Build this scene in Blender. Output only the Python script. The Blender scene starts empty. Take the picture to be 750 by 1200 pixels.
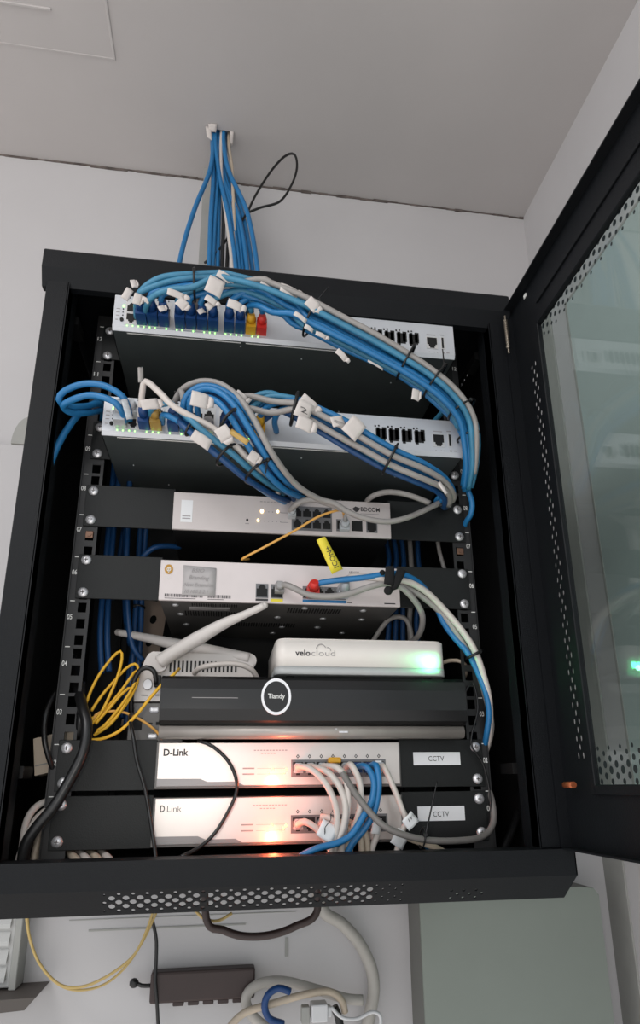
import bpy, bmesh, math, random
from mathutils import Vector, Matrix
random.seed(7)
sc = bpy.context.scene
COL = sc.collection
# ---------------------------------------------------------------- camera
# "bench millimetres" (x right, y into the wall, z up) -> metres; the racks, shelves and walls are all laid out in it
SX, SY, SZ = 1.0, 1.04141, 1.22099
RW = Matrix(((0.98861, -0.03432, -0.14653), (-0.15009, -0.29614, -0.94328), (-0.01102, 0.95453, -0.29792)))
CP = Vector((-62.7345, -775.6794, 62.3180))
FPX, PPX, PPY = 771.508, 384.364, 679.968
cam_d = bpy.data.cameras.new('camera')
cam = bpy.data.objects.new('camera', cam_d)
COL.objects.link(cam)
M4 = RW.to_4x4()
M4.translation = CP * 0.001
cam.matrix_world = M4
cam_d.sensor_fit = 'VERTICAL'
cam_d.sensor_height = 24.0
cam_d.lens = FPX / 1200 * 24.0
cam_d.shift_x = (375 - PPX) / 1200
cam_d.shift_y = (PPY - 600) / 1200
cam_d.clip_start = 0.01
sc.camera = cam
# ---------------------------------------------------------------- light and exposure
sc.view_settings.view_transform = 'Standard'
sc.view_settings.look = 'None'
sc.view_settings.exposure = 0.18
sc.view_settings.gamma = 1.0
sc.view_settings.use_curve_mapping = False
wd = bpy.data.worlds.new('world')
sc.world = wd
wd.use_nodes = True
wn = wd.node_tree
wtc = wn.nodes.new('ShaderNodeTexCoord')
wsp = wn.nodes.new('ShaderNodeSeparateXYZ')
wmr = wn.nodes.new('ShaderNodeMapRange')
wcr = wn.nodes.new('ShaderNodeValToRGB')
wmr.inputs['From Min'].default_value = -0.8
wmr.inputs['From Max'].default_value = 0.5
wcr.color_ramp.elements[0].color = (1.06, 1.0, 0.955, 1)    # light thrown back by the floor
wcr.color_ramp.elements[1].color = (0.86, 0.93, 1.0, 1)
wn.links.new(wtc.outputs['Generated'], wsp.inputs[0])
wn.links.new(wsp.outputs['Z'], wmr.inputs['Value'])
wn.links.new(wmr.outputs[0], wcr.inputs['Fac'])
wn.links.new(wcr.outputs[0], wn.nodes['Background'].inputs[0])
wd.node_tree.nodes['Background'].inputs[1].default_value = 1.0

def area(name, loc, target, size, power, color, sy=None):
    d = bpy.data.lights.new(name, 'AREA')
    d.energy = power
    d.color = color
    d.size = size
    if sy:
        d.shape = 'RECTANGLE'
        d.size_y = sy
    o = bpy.data.objects.new(name, d)
    COL.objects.link(o)
    o.location = loc
    o.rotation_euler = (Vector(target) - Vector(loc)).to_track_quat('-Z', 'Y').to_euler()
    return o
area('ceiling_lamp', (-1.0, -1.3, 1.25), (0.45, 0.3, 0.35), 0.9, 10.5, (1.0, 0.97, 0.95), 0.5)
area('phone_lamp', (-0.135, -0.80, 0.085), (-0.08, 0.0, 0.2), 0.04, 0.6, (1.0, 0.95, 0.88))

# ---------------------------------------------------------------- helpers
def P(px, py, y):
    """point (bench mm) seen at a picture position, at depth y"""
    r = RW @ Vector(((px - PPX) / FPX, -(py - PPY) / FPX, -1.0))
    t = (y * SY - CP.y) / r.y
    q = CP + r * t
    return Vector((q.x / SX, q.y / SY, q.z / SZ))

def W(p): return Vector((p[0] * SX, p[1] * SY, p[2] * SZ))
def lin(c):
    c = c / 255.0
    return c / 12.92 if c <= 0.04045 else ((c + 0.055) / 1.055) ** 2.4
MATS = {}
def mat(name, rgb, rough=0.5, metal=0.0, noise=0.0, nscale=30.0, bump=0.0, bscale=200.0, emit=None, estr=0.0, spec=0.5):
    m = bpy.data.materials.new(name)
    m.use_nodes = True
    nt = m.node_tree
    b = nt.nodes['Principled BSDF']
    c = (lin(rgb[0]), lin(rgb[1]), lin(rgb[2]), 1)
    b.inputs['Base Color'].default_value = c
    b.inputs['Roughness'].default_value = rough
    b.inputs['Metallic'].default_value = metal
    b.inputs['Specular IOR Level'].default_value = spec
    tc = nt.nodes.new('ShaderNodeTexCoord')
    if noise > 0:
        n = nt.nodes.new('ShaderNodeTexNoise')
        n.inputs['Scale'].default_value = nscale
        n.inputs['Detail'].default_value = 5
        nt.links.new(tc.outputs['Object'], n.inputs['Vector'])
        r = nt.nodes.new('ShaderNodeValToRGB')
        r.color_ramp.elements[0].position = 0.3
        r.color_ramp.elements[1].position = 0.7
        r.color_ramp.elements[0].color = tuple(x * (1 - noise) for x in c[:3]) + (1,)
        r.color_ramp.elements[1].color = tuple(min(1, x * (1 + noise)) for x in c[:3]) + (1,)
        nt.links.new(n.outputs['Fac'], r.inputs['Fac'])
        nt.links.new(r.outputs['Color'], b.inputs['Base Color'])
    if bump > 0:
        n2 = nt.nodes.new('ShaderNodeTexNoise')
        n2.inputs['Scale'].default_value = bscale
        nt.links.new(tc.outputs['Object'], n2.inputs['Vector'])
        bp = nt.nodes.new('ShaderNodeBump')
        bp.inputs['Strength'].default_value = bump
        bp.inputs['Distance'].default_value = 0.001
        nt.links.new(n2.outputs['Fac'], bp.inputs['Height'])
        nt.links.new(bp.outputs['Normal'], b.inputs['Normal'])
    if emit:
        b.inputs['Emission Color'].default_value = (lin(emit[0]), lin(emit[1]), lin(emit[2]), 1)
        b.inputs['Emission Strength'].default_value = estr
    MATS[name] = m
    return m

mat('wall_paint', (190, 188, 189), 0.9, noise=0.03, nscale=4, bump=0.15, bscale=60)
mat('ceiling_paint', (188, 184, 183), 0.95, noise=0.04, nscale=3, bump=0.2, bscale=50)
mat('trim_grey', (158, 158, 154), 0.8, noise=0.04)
mat('door_panel', (176, 188, 186), 0.6, noise=0.03, nscale=5)
mat('gap_dark', (98, 90, 86), 0.95, noise=0.5, nscale=45)
mat('cab_black', (17, 19, 22), 0.5, spec=0.2, noise=0.08, nscale=20, bump=0.3, bscale=900)
mat('cab_inner', (13, 13, 14), 0.55, noise=0.1)
mat('rail_black', (32, 32, 33), 0.5, noise=0.08)
mat('ear_black', (22, 24, 24), 0.48, spec=0.3, noise=0.08, bump=0.15, bscale=700)
mat('hole_dark', (6, 6, 7), 0.7)
mat('white_print', (225, 225, 222), 0.6)
mat('dark_print', (50, 48, 50), 0.6)
mat('grey_print', (150, 146, 146), 0.6)
mat('chrome', (215, 215, 218), 0.35, metal=0.6, noise=0.15, nscale=400)
mat('brass', (176, 166, 152), 0.35, metal=0.7)
mat('copper', (178, 98, 62), 0.4, metal=0.6, noise=0.15, nscale=200)
mat('switch_face', (196, 199, 204), 0.38, metal=0.25, noise=0.03, nscale=40)
mat('chassis_dark', (84, 90, 90), 0.42, metal=0.35, noise=0.06)
mat('chassis_grey', (104, 102, 100), 0.45, metal=0.3, noise=0.06)
mat('poe_face', (200, 192, 190), 0.42, metal=0.15, noise=0.03)
mat('router_face', (212, 203, 202), 0.42, metal=0.1, noise=0.03)
mat('dlink_face', (212, 205, 200), 0.33, metal=0.5, noise=0.02)
mat('dlink_grey', (138, 136, 136), 0.4, metal=0.4)
mat('port_metal', (205, 205, 205), 0.35, metal=0.3)
mat('port_frame', (112, 112, 114), 0.4, metal=0.3)
mat('dark_grey_cable', (116, 112, 109), 0.5, noise=0.07, nscale=60)
mat('port_gold', (200, 165, 95), 0.3, metal=0.8)
mat('recorder_black', (18, 18, 19), 0.25, noise=0.05)
mat('recorder_silver', (165, 158, 152), 0.35, metal=0.35, noise=0.08)
mat('box_white', (226, 220, 214), 0.4, noise=0.02)
mat('box_grey', (176, 178, 178), 0.4)
mat('router_white', (206, 200, 196), 0.45, noise=0.02)
mat('paper', (202, 195, 191), 0.8, noise=0.05, nscale=60)
mat('note_grey', (178, 174, 174), 0.8, noise=0.05, nscale=80)
mat('tape_white', (225, 226, 228), 0.6)
mat('yellow_flag', (222, 205, 60), 0.55, noise=0.04)
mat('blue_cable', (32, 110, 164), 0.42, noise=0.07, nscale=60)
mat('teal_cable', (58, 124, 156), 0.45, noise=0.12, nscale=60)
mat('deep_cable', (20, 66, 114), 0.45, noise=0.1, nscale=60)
mat('grey_cable', (148, 144, 141), 0.5, noise=0.07, nscale=60)
mat('pale_cable', (198, 190, 184), 0.45, noise=0.05, nscale=60)
mat('beige_cable', (184, 170, 152), 0.5, noise=0.07, nscale=60)
mat('black_cable', (22, 22, 23), 0.35, noise=0.1)
mat('yellow_fibre', (228, 176, 44), 0.45, noise=0.06)
mat('orange_fibre', (224, 168, 84), 0.45)
mat('boot_blue', (12, 58, 112), 0.45, noise=0.12, nscale=90)
mat('boot_yellow', (214, 160, 34), 0.45, noise=0.08)
mat('boot_gold', (170, 138, 70), 0.4, noise=0.1)
mat('boot_red', (206, 48, 40), 0.45, noise=0.08)
mat('boot_clear', (176, 180, 184), 0.15, noise=0.1, nscale=300)
mat('boot_grey', (150, 148, 148), 0.5)
mat('tie_black', (12, 12, 13), 0.4)
mat('tan_metal', (172, 152, 138), 0.6, noise=0.06)
mat('adapter_cream', (206, 190, 170), 0.5, noise=0.04)
mat('cabinet_green', (132, 138, 131), 0.55, noise=0.03, nscale=8)
mat('cabinet_side', (112, 112, 108), 0.6)
mat('plastic_white', (206, 206, 208), 0.5)
mat('louvre_white', (190, 190, 188), 0.6)
mat('shelf_dark', (82, 76, 72), 0.6)
mat('power_brown', (52, 38, 36), 0.5, noise=0.1)
mat('conduit_grey', (172, 168, 162), 0.55, noise=0.05)
mat('velcro_black', (16, 16, 17), 0.9, bump=0.6, bscale=1500)
mat('gold', (176, 132, 60), 0.35, metal=0.5)
mat('nut_bronze', (128, 98, 82), 0.45, metal=0.6)
mat('dull_yellow', (186, 160, 100), 0.5)
mat('glass_dots', (24, 34, 36), 0.5)
mat('led_green', (120, 255, 120), 0.4, emit=(140, 255, 110), estr=3.5)
mat('led_bright', (120, 255, 160), 0.4, emit=(70, 255, 150), estr=60)
mat('led_amber', (255, 220, 160), 0.4, emit=(255, 220, 150), estr=5)
mat('led_white', (255, 240, 220), 0.4, emit=(255, 240, 220), estr=3)
mat('led_red', (255, 80, 40), 0.4, emit=(255, 90, 45), estr=20)
mat('ring_white', (235, 235, 238), 0.4)
# tinted door glass
g = bpy.data.materials.new('tinted_glass')
g.use_nodes = True
nt = g.node_tree
nt.nodes.clear()
out = nt.nodes.new('ShaderNodeOutputMaterial')
mx = nt.nodes.new('ShaderNodeMixShader')
tr = nt.nodes.new('ShaderNodeBsdfTransparent')
gl = nt.nodes.new('ShaderNodeBsdfGlossy')
fr = nt.nodes.new('ShaderNodeLayerWeight')
pw = nt.nodes.new('ShaderNodeMath')
pw.operation = 'POWER'
pw.inputs[1].default_value = 5.0
ma = nt.nodes.new('ShaderNodeMath')
ma.operation = 'MULTIPLY_ADD'
ma.inputs[1].default_value = 0.9
ma.inputs[2].default_value = 0.04
tr.inputs[0].default_value = (0.91, 0.96, 0.95, 1)
gl.inputs['Roughness'].default_value = 0.02
fr.inputs[0].default_value = 0.5
nt.links.new(fr.outputs['Facing'], pw.inputs[0])
nt.links.new(pw.outputs[0], ma.inputs[0])
nt.links.new(ma.outputs[0], mx.inputs[0])
nt.links.new(tr.outputs[0], mx.inputs[1])
nt.links.new(gl.outputs[0], mx.inputs[2])
nt.links.new(mx.outputs[0], out.inputs[0])
MATS['tinted_glass'] = g

class MB:
    def __init__(s):
        s.bm = bmesh.new()
        s.xf = None
    def _v(s, co):
        co = Vector(co)
        if s.xf: co = s.xf @ co
        return s.bm.verts.new(co)
    def box(s, x0, x1, y0, y1, z0, z1, bev=0.0, seg=1):
        vs = [s._v((x, y, z)) for x in (x0, x1) for y in (y0, y1) for z in (z0, z1)]
        fs = []
        for idx in ((0, 1, 3, 2), (4, 6, 7, 5), (0, 4, 5, 1), (2, 3, 7, 6), (0, 2, 6, 4), (1, 5, 7, 3)):
            fs.append(s.bm.faces.new([vs[i] for i in idx]))
        if bev > 0:
            es = list({e for f in fs for e in f.edges})
            bmesh.ops.bevel(s.bm, geom=es, offset=bev, segments=seg, affect='EDGES', profile=0.5)
        return s
    def prism(s, pts, axis, a0, a1, smooth=False):
        """extrude a 2-D outline along an axis; pts are the two other coordinates in x,y,z order"""
        def mk(p, a):
            c = [p[0], p[1]]
            c.insert(axis, a)
            return s._v(c)
        A = [mk(p, a0) for p in pts]
        B = [mk(p, a1) for p in pts]
        n = len(pts)
        fs = [s.bm.faces.new(A), s.bm.faces.new(B[::-1])]
        for i in range(n):
            f = s.bm.faces.new((A[i], B[i], B[(i + 1) % n], A[(i + 1) % n]))
            f.smooth = smooth
            fs.append(f)
        bmesh.ops.recalc_face_normals(s.bm, faces=fs)
        return s
    def tube(s, pts, r, seg=10, cap=True, smooth=2, flat=None):
        """round tube through bench-mm points; r a number or a list"""
        Q = [W(p) for p in pts]
        R_ = list(r) if isinstance(r, (list, tuple)) else [r] * len(Q)
        if smooth and len(Q) > 2:
            Q, R_ = spline(Q, R_, smooth)
        n = len(Q)
        T = []
        for i in range(n):
            d = Q[min(i + 1, n - 1)] - Q[max(i - 1, 0)]
            T.append(d.normalized() if d.length > 1e-9 else Vector((0, 0, 1)))
        u = T[0].orthogonal().normalized()
        if flat:
            u = Vector(flat) - T[0] * Vector(flat).dot(T[0])
            u.normalize()
        rings = []
        for i in range(n):
            if i:
                u = T[i - 1].rotation_difference(T[i]) @ u
                u = (u - T[i] * u.dot(T[i])).normalized()
            w = T[i].cross(u)
            rg = []
            for k in range(seg):
                a = 2 * math.pi * k / seg
                p = Q[i] + (u * math.cos(a) + w * math.sin(a)) * R_[i]
                rg.append(s._v((p.x / SX, p.y / SY, p.z / SZ)))
            rings.append(rg)
        for i in range(n - 1):
            for k in range(seg):
                f = s.bm.faces.new((rings[i][k], rings[i][(k + 1) % seg], rings[i + 1][(k + 1) % seg], rings[i + 1][k]))
                f.smooth = True
        if cap:
            s.bm.faces.new(rings[0][::-1])
            s.bm.faces.new(rings[-1])
        return s
    def cyl(s, a, b, r0, r1=None, seg=14):
        return s.tube([a, b], [r0, r0 if r1 is None else r1], seg=seg, smooth=0)
    def ring(s, c, r_out, r_in, y0, y1, seg=28, arc=(0, 2 * math.pi)):
        """flat ring facing -y (real circle, bench mm before stretch)"""
        full = abs(arc[1] - arc[0] - 2 * math.pi) < 1e-6
        n = seg if full else seg + 1
        rr = []
        for k in range(n):
            a = arc[0] + (arc[1] - arc[0]) * k / seg
            rr.append([s._v((c[0] + r * math.cos(a), y, c[1] + r * math.sin(a))) for r, y in ((r_out, y0), (r_in, y0), (r_in, y1), (r_out, y1))])
        for k in range(n if full else n - 1):
            A, B = rr[k], rr[(k + 1) % n]
            for j in range(4):
                s.bm.faces.new((A[j], A[(j + 1) % 4], B[(j + 1) % 4], B[j]))
        return s
    def disc(s, c, r, y0, y1, seg=20):
        return s.prism([(c[0] + r * math.cos(2 * math.pi * k / seg), c[1] + r * math.sin(2 * math.pi * k / seg)) for k in range(seg)], 1, y0, y1)
    def ball(s, c, r, seg=10):
        q = bmesh.ops.create_uvsphere(s.bm, u_segments=seg, v_segments=max(5, seg // 2), radius=1)
        for v in q['verts']:
            v.co = Vector((c[0] + v.co.x * r / SX, c[1] + v.co.y * r / SY, c[2] + v.co.z * r / SZ))
            for f in v.link_faces: f.smooth = True
        return s
    def sheet(s, P00, P10, P11, P01, th=0.5, n=5, bend=0.0, wob=0.4, bdir=(0, -1, 0)):
        """thin curved sheet (bench mm)"""
        P00, P10, P11, P01 = map(Vector, (P00, P10, P11, P01))
        nn = (P10 - P00).cross(P01 - P00).normalized()
        F, Bk = [], []
        for j in range(n + 1):
            fr_, br_ = [], []
            for i in range(n + 1):
                u, v = i / n, j / n
                p = (P00 * (1 - u) + P10 * u) * (1 - v) + (P01 * (1 - u) + P11 * u) * v
                p = p + Vector(bdir) * bend * math.sin(math.pi * u) + nn * random.uniform(-wob, wob)
                fr_.append(s._v(p + nn * th / 2))
                br_.append(s._v(p - nn * th / 2))
            F.append(fr_)
            Bk.append(br_)
        for j in range(n):
            for i in range(n):
                s.bm.faces.new((F[j][i], F[j][i + 1], F[j + 1][i + 1], F[j + 1][i])).smooth = True
                s.bm.faces.new((Bk[j][i], Bk[j + 1][i], Bk[j + 1][i + 1], Bk[j][i + 1])).smooth = True
        for i in range(n):
            s.bm.faces.new((F[0][i], Bk[0][i], Bk[0][i + 1], F[0][i + 1]))
            s.bm.faces.new((F[n][i], F[n][i + 1], Bk[n][i + 1], Bk[n][i]))
            s.bm.faces.new((F[i][0], F[i + 1][0], Bk[i + 1][0], Bk[i][0]))
            s.bm.faces.new((F[i][n], Bk[i][n], Bk[i + 1][n], F[i + 1][n]))
        return s
    def text(s, txt, x, y, z, h, wid=None, shear=0.0, off=0.0, depth=0.3, slope=0.0):
        """lettering on a face that looks to -y; x,z = lower left, h = capital height"""
        cu = bpy.data.curves.new('lettering', 'FONT')
        cu.body = txt
        cu.size = 1.0
        cu.shear = shear
        cu.offset = off
        cu.resolution_u = 3
        o = bpy.data.objects.new('lettering', cu)
        COL.objects.link(o)
        bpy.context.view_layer.update()
        me = bpy.data.meshes.new_from_object(o)
        xs = [v.co.x for v in me.vertices]
        w = max(xs) - min(xs)
        k = h / 0.70
        kx = (wid / w) if wid else k
        vs = [s._v((x + (v.co.x - min(xs)) * kx, y - depth, z + v.co.y * k + slope * (v.co.x - min(xs)) * kx)) for v in me.vertices]
        for p in me.polygons:
            try: s.bm.faces.new([vs[i] for i in p.vertices])
            except ValueError: pass
        bpy.data.objects.remove(o)
        bpy.data.meshes.remove(me)
        bpy.data.curves.remove(cu)
        return s
    def perf(s, x0, x1, z0, z1, dx, dz, rfun, f, seg=10, th=1.2):
        """perforated sheet: rhombic cells with round holes; f maps (x,z,depth) to a point"""
        nx = max(1, round((x1 - x0) / dx)); dx = (x1 - x0) / nx
        nz = max(1, round((z1 - z0) / dz)); dz = (z1 - z0) / nz
        hx, hz = dx / 2, dz / 2
        def cell(cx, cz, sides):
            cor = [(cx + hx, cz), (cx, cz + hz), (cx - hx, cz), (cx, cz - hz)]
            if sides != 'all':
                if sides == 'b': tri = [cor[0], cor[1], cor[2]]
                if sides == 't': tri = [cor[2], cor[3], cor[0]]
                if sides == 'l': tri = [cor[3], cor[0], cor[1]]
                if sides == 'r': tri = [cor[1], cor[2], cor[3]]
                s.bm.faces.new([s._v(f(a, b, 0)) for a, b in tri])
                return
            rx, rz = rfun(cx, cz)
            if rx <= 0:
                s.bm.faces.new([s._v(f(a, b, 0)) for a, b in cor])
                return
            per = 3
            outer = []
            for k in range(4):
                a, b = cor[k], cor[(k + 1) % 4]
                for j in range(per):
                    outer.append((a[0] + (b[0] - a[0]) * j / per, a[1] + (b[1] - a[1]) * j / per))
            n = len(outer)
            inner = [(cx + rx * math.cos(2 * math.pi * k / n), cz + rz * math.sin(2 * math.pi * k / n)) for k in range(n)]
            O = [s._v(f(a, b, 0)) for a, b in outer]
            I = [s._v(f(a, b, 0)) for a, b in inner]
            J = [s._v(f(a, b, th)) for a, b in inner]
            for k in range(n):
                q = (k + 1) % n
                s.bm.faces.new((O[k], O[q], I[q], I[k]))
                s.bm.faces.new((I[k], I[q], J[q], J[k]))
        for j in range(nz * 2 + 1):
            for i in range(nx + 1):
                cx = x0 + i * dx + (hx if j % 2 else 0)
                cz = z0 + j * hz
                if cx > x1 + 0.01: continue
                edge = 'all'
                if j == 0: edge = 'b'
                elif j == nz * 2: edge = 't'
                elif j % 2 == 0 and i == 0: edge = 'l'
                elif j % 2 == 0 and i == nx: edge = 'r'
                if j in (0, nz * 2) and i in (0, nx):
                    sx_ = 1 if i == 0 else -1
                    sz_ = 1 if j == 0 else -1
                    s.bm.faces.new([s._v(f(a, b, 0)) for a, b in ((cx, cz), (cx + sx_ * hx, cz), (cx, cz + sz_ * hz))])
                    continue
                cell(cx, cz, edge)
        return s
    def build(s, name, material, parent=None):
        s.bm.normal_update()
        for v in s.bm.verts: v.co = W(v.co) * 0.001
        if parent is not None:
            off = parent['_o'] if '_o' in parent else (0, 0, 0)
            off = Vector(off)
        else:
            lo = [min(v.co[i] for v in s.bm.verts) for i in range(3)]
            hi = [max(v.co[i] for v in s.bm.verts) for i in range(3)]
            off = Vector(((lo[0] + hi[0]) / 2, (lo[1] + hi[1]) / 2, lo[2]))
        for v in s.bm.verts: v.co -= off
        me = bpy.data.meshes.new(name)
        s.bm.to_mesh(me)
        s.bm.free()
        me.materials.append(MATS[material])
        o = bpy.data.objects.new(name, me)
        COL.objects.link(o)
        o['_o'] = tuple(off)
        if parent is not None: o.parent = parent
        else: o.location = off
        return o

def spline(Q, R_, sub):
    out, ro = [], []
    n = len(Q)
    for i in range(n - 1):
        p0, p1, p2, p3 = Q[max(i - 1, 0)], Q[i], Q[i + 1], Q[min(i + 2, n - 1)]
        st = max(2, min(8, int((p2 - p1).length / 7) + 1)) * sub // 2
        for k in range(st):
            t = k / st
            t2, t3 = t * t, t * t * t
            out.append(0.5 * ((2 * p1) + (p2 - p0) * t + (2 * p0 - 5 * p1 + 4 * p2 - p3) * t2 + (3 * p1 - p0 - 3 * p2 + p3) * t3))
            ro.append(R_[i] * (1 - t) + R_[i + 1] * t)
    out.append(Q[-1]); ro.append(R_[-1])
    return out, ro

def tag(o, label, cat, group=None):
    o['label'] = label
    o['category'] = cat
    if group: o['group'] = group
    return o
def thing(name, x, y, z, label, cat, group=None):
    o = bpy.data.objects.new(name, None)
    o.empty_display_size = 0.02
    COL.objects.link(o)
    o.location = W((x, y, z)) * 0.001
    o['_o'] = tuple(o.location)
    return tag(o, label, cat, group)
def struct(o):
    o['kind'] = 'structure'
    return o

# ---------------------------------------------------------------- room
CZ = 1120.0
struct(MB().box(-1500, 607, 380, 430, -900, CZ + 40).build('wall_back', 'wall_paint'))
struct(MB().box(607, 660, -1500, 430, -900, CZ + 40).build('wall_right', 'wall_paint'))
cb = MB()   # ceiling with the rough hole where the cables come through
hx0, hx1, hy0, hy1 = -136, -92, 262, 296
cb.box(-1500, hx0, -1500, 430, CZ, CZ + 60).box(hx1, 660, -1500, 430, CZ, CZ + 60)
cb.box(hx0, hx1, -1500, hy0, CZ, CZ + 60).box(hx0, hx1, hy1, 430, CZ, CZ + 60)
struct(cb.build('ceiling', 'ceiling_paint'))
gp = MB()
xx = -760.0
while xx < 606:
    w_ = random.uniform(14, 40)
    d_ = random.uniform(1.0, 3.2)
    gp.box(xx, min(606.5, xx + w_), 380 - d_, 381, CZ - random.uniform(2.2, 5.0), CZ + 1)
    xx += w_
struct(gp.build('trim_1', 'gap_dark'))
struct(MB().box(604, 608, 320, 380, -900, 900, 0.8).build('wall_strip', 'trim_grey'))  # darker grey strip on the right wall, next to the corner
tm = MB().box(601, 608, -900, 255, -900, 822, 1.5)
struct(tm.build('door_1', 'door_panel'))
struct(MB().box(600.2, 608, 250, 256.5, -900, 826, 0.5).box(600.2, 608, -900, 256, 821, 826, 0.5).build('trim_3', 'trim_grey'))
# hatch outline pressed in the ceiling
hb = MB()
hb.box(-313, -309, -200, 154, CZ - 1.6, CZ + 0.5, 0.4).box(-620, -309, 152, 155, CZ - 0.8, CZ + 0.5, 0.3)
hb.box(-600, -408, 84, 88, CZ - 2.2, CZ + 0.5, 0.5)
tag(hb.build('ceiling_hatch', 'ceiling_paint'), 'faint square access hatch outline in the grey ceiling at top left', 'ceiling hatch')
# torn plaster round the ceiling hole
pb = MB()
pb.sheet((-146, 258, CZ - 1), (-134, 258, CZ - 2), (-132, 262, CZ - 26), (-142, 262, CZ - 20), 1.2, 4, 1)
pb.sheet((-140, 252, CZ - 1), (-122, 250, CZ - 1), (-124, 262, CZ - 7), (-138, 262, CZ - 9), 1.2, 4, 1)
pb.sheet((-96, 262, CZ - 1), (-88, 262, CZ - 1), (-89, 280, CZ - 12), (-93, 280, CZ - 16), 1.2, 4, 1)
tag(pb.build('torn_plaster', 'paper'), 'ragged flap of torn plaster at the cable hole in the ceiling', 'plaster')
# plastic wall duct behind the cables
db = MB()
dx0 = P(236, 250, 352).x
db.prism([(dx0, 352), (dx0 + 30, 352), (dx0 + 30, 380), (dx0, 380)], 2, 560, CZ)
tag(db.build('cable_duct', 'trim_grey'), 'pale grey plastic cable duct on the wall behind the blue cable drop', 'cable duct')

# ---------------------------------------------------------------- rack cabinet
cabt = thing('rack_cabinet', 0, 380, -42, 'open black wall-mounted network rack cabinet with perforated lip and glass door', 'rack cabinet')
def lip_profile(top):
    if top: return [(-75, 571), (-71, 575), (-30, 577), (-30, 566), (-50, 551), (-62, 533), (-75, 551)]
    return [(-75, -3), (-75, -24), (-74, -24), (-71, -3)]
tp = MB().prism([(-75, 571.5), (-71, 575.5), (380, 578), (380, 570), (-50, 568), (-56, 534), (-65, 534), (-75, 551)], 0, -304, 300)
tp.build('top_cover', 'cab_black', cabt)
# bottom cover: vertical lip, then a perforated chamfer
bt = MB()
bt.prism([(-75, -3), (-75, -24), (-73.6, -24), (-73.6, -4.4), (-42, -5), (-42, -3)], 0, -304, 305)
for xs_, sg in ((242, 1), (-176, -1)):
    q = [bt._v(c) for c in ((xs_, -75, -24), (304.6 * sg, -75, -24), (295 * sg, -60, -43), (xs_, -60, -43))]
    bt.bm.faces.new(q)
bt.box(303.6, 305, -75, 380, -24, -3)
bt.box(-304.5, -303, -75, 380, -24, -3)
def chm(x, s_, d):
    t = s_ / 24.2
    return (x, -75 + 15 * t + d * 0.62, -24 - 19 * t + d * 0.78 * 0.8)
def hr(cx, cs):
    e = abs(cs - 12.1) / 12.1
    if cx > 120:
        return (1.6, 1.3) if (cs > 12 and 165 < cx < 205) else (0, 0)
    if cx > 88: return (1.0, 1.0)
    k = 1.0 if cx > -165 else 0.55
    r = (3.3 if e < 0.5 else 1.9) * k
    return (r, r * 0.82)
bt.perf(-176, 242, 0, 24.2, 13.2, 8.07, hr, chm)
bt.build('bottom_cover', 'cab_black', cabt)
fl = MB().box(-300, 300, -42, 378, -22, -18)
fl.build('base_plate', 'cab_inner', cabt)
sd = MB()
sd.box(-300, -298, -50, 380, -20, 568)
sd.build('side_panel', 'cab_inner', cabt)
sd = MB()
def sidef(a, b, d): return (297.5 + d, a, b)
sd.box(297.5, 299.5, -50, 380, -20, 553).box(297.5, 299.5, -50, 22, 553, 568).box(297.5, 299.5, 122, 380, 553, 568)
sd.box(297.5, 299.5, 22, 122, 553, 556.5).box(297.5, 299.5, 22, 122, 562, 568)
for k in range(9):
    ya = 22 + k * 12.5
    sd.box(297.5, 299.5, ya - 3.6 if k else 22, min(122, ya + 3.6), 556.5, 562)
sd.build('side_panel', 'cab_inner', cabt)
bk = MB().box(-298, 297.5, 374, 378, -20, 570)
bk.build('back_panel', 'cab_inner', cabt)
# front posts and frame
for sx, xa, xb in ((-1, -298, -271), (1, 270, 303.4)):
    p = MB()
    p.box(xa, xb, -68, -50, -3, 552, 1.0)
    if sx < 0: p.box(-273, -271, -68, -30, -3, 552)
    else: p.box(270, 272, -68, -30, -3, 552).box(281.5, 283, -50, -22, -3, 552)
    p.build('front_post', 'cab_black', cabt)
MB().box(-271, 270, -60, -50, 540, 552, 0.8).build('front_rim', 'cab_black', cabt)
MB().box(-271, 270, -60, -46, -10, -3.2, 0.8).build('front_rim', 'cab_black', cabt)
# mounting rails with square holes, numbers and unit marks
for side in (-1, 1):
    rl = MB()
    xc = 232.5 * side
    xi, xo = (-224, -248.5) if side < 0 else (224, 248.5)
    a, b = min(xi, xo), max(xi, xo)
    zs = []
    for u in range(12):
        for h in (6.35, 22.22, 38.1): zs.append(u * 44.45 + h)
    rl.box(a, xc - 4.8, 0, 2, -14, 548).box(xc + 4.8, b, 0, 2, -14, 548)
    prev = -14
    for z in zs:
        rl.box(xc - 4.8, xc + 4.8, 0, 2, prev, z - 4.8)
        prev = z + 4.8
    rl.box(xc - 4.8, xc + 4.8, 0, 2, prev, 548)
    rl.box(xo - 1 * (side < 0) - 0.5, xo + 1 * (side > 0) + 0.5, 0, 26, -14, 548)
    ro = rl.build('mounting_rail', 'rail_black', cabt)
    nb = MB()
    for u in range(12):
        xm = -246.5 if side < 0 else 242
        nb.box(xm, xm + 5.2, -0.3, 0, (u + 1) * 44.45 - 0.4, (u + 1) * 44.45 + 0.4)
        nb.text('%02d' % (u + 1), xm - 1.4 if side < 0 else xm + 0.2, 0, (u + 1) * 44.45 - 18, 4.8, 5.6, off=0.01)
    nb.build('rail_numbers', 'white_print', ro)
    rb = MB()
    xr = -236 if side < 0 else 226
    rb.box(xr, xr + 10, 300, 302, -18, 560).box(xr, xr + 2, 290, 302, -18, 560)
    rb.build('rear_rail', 'cab_inner', cabt)
for sx in (-282, 270):
    r_ = MB()
    r_.box(sx, sx + 12, -18, 16, 522, 532)
    r_.build('rail_bracket', 'cab_inner', cabt)
    MB().box(sx, sx + 12, -18, 16, 60, 70).build('rail_bracket', 'cab_inner', cabt)
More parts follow.
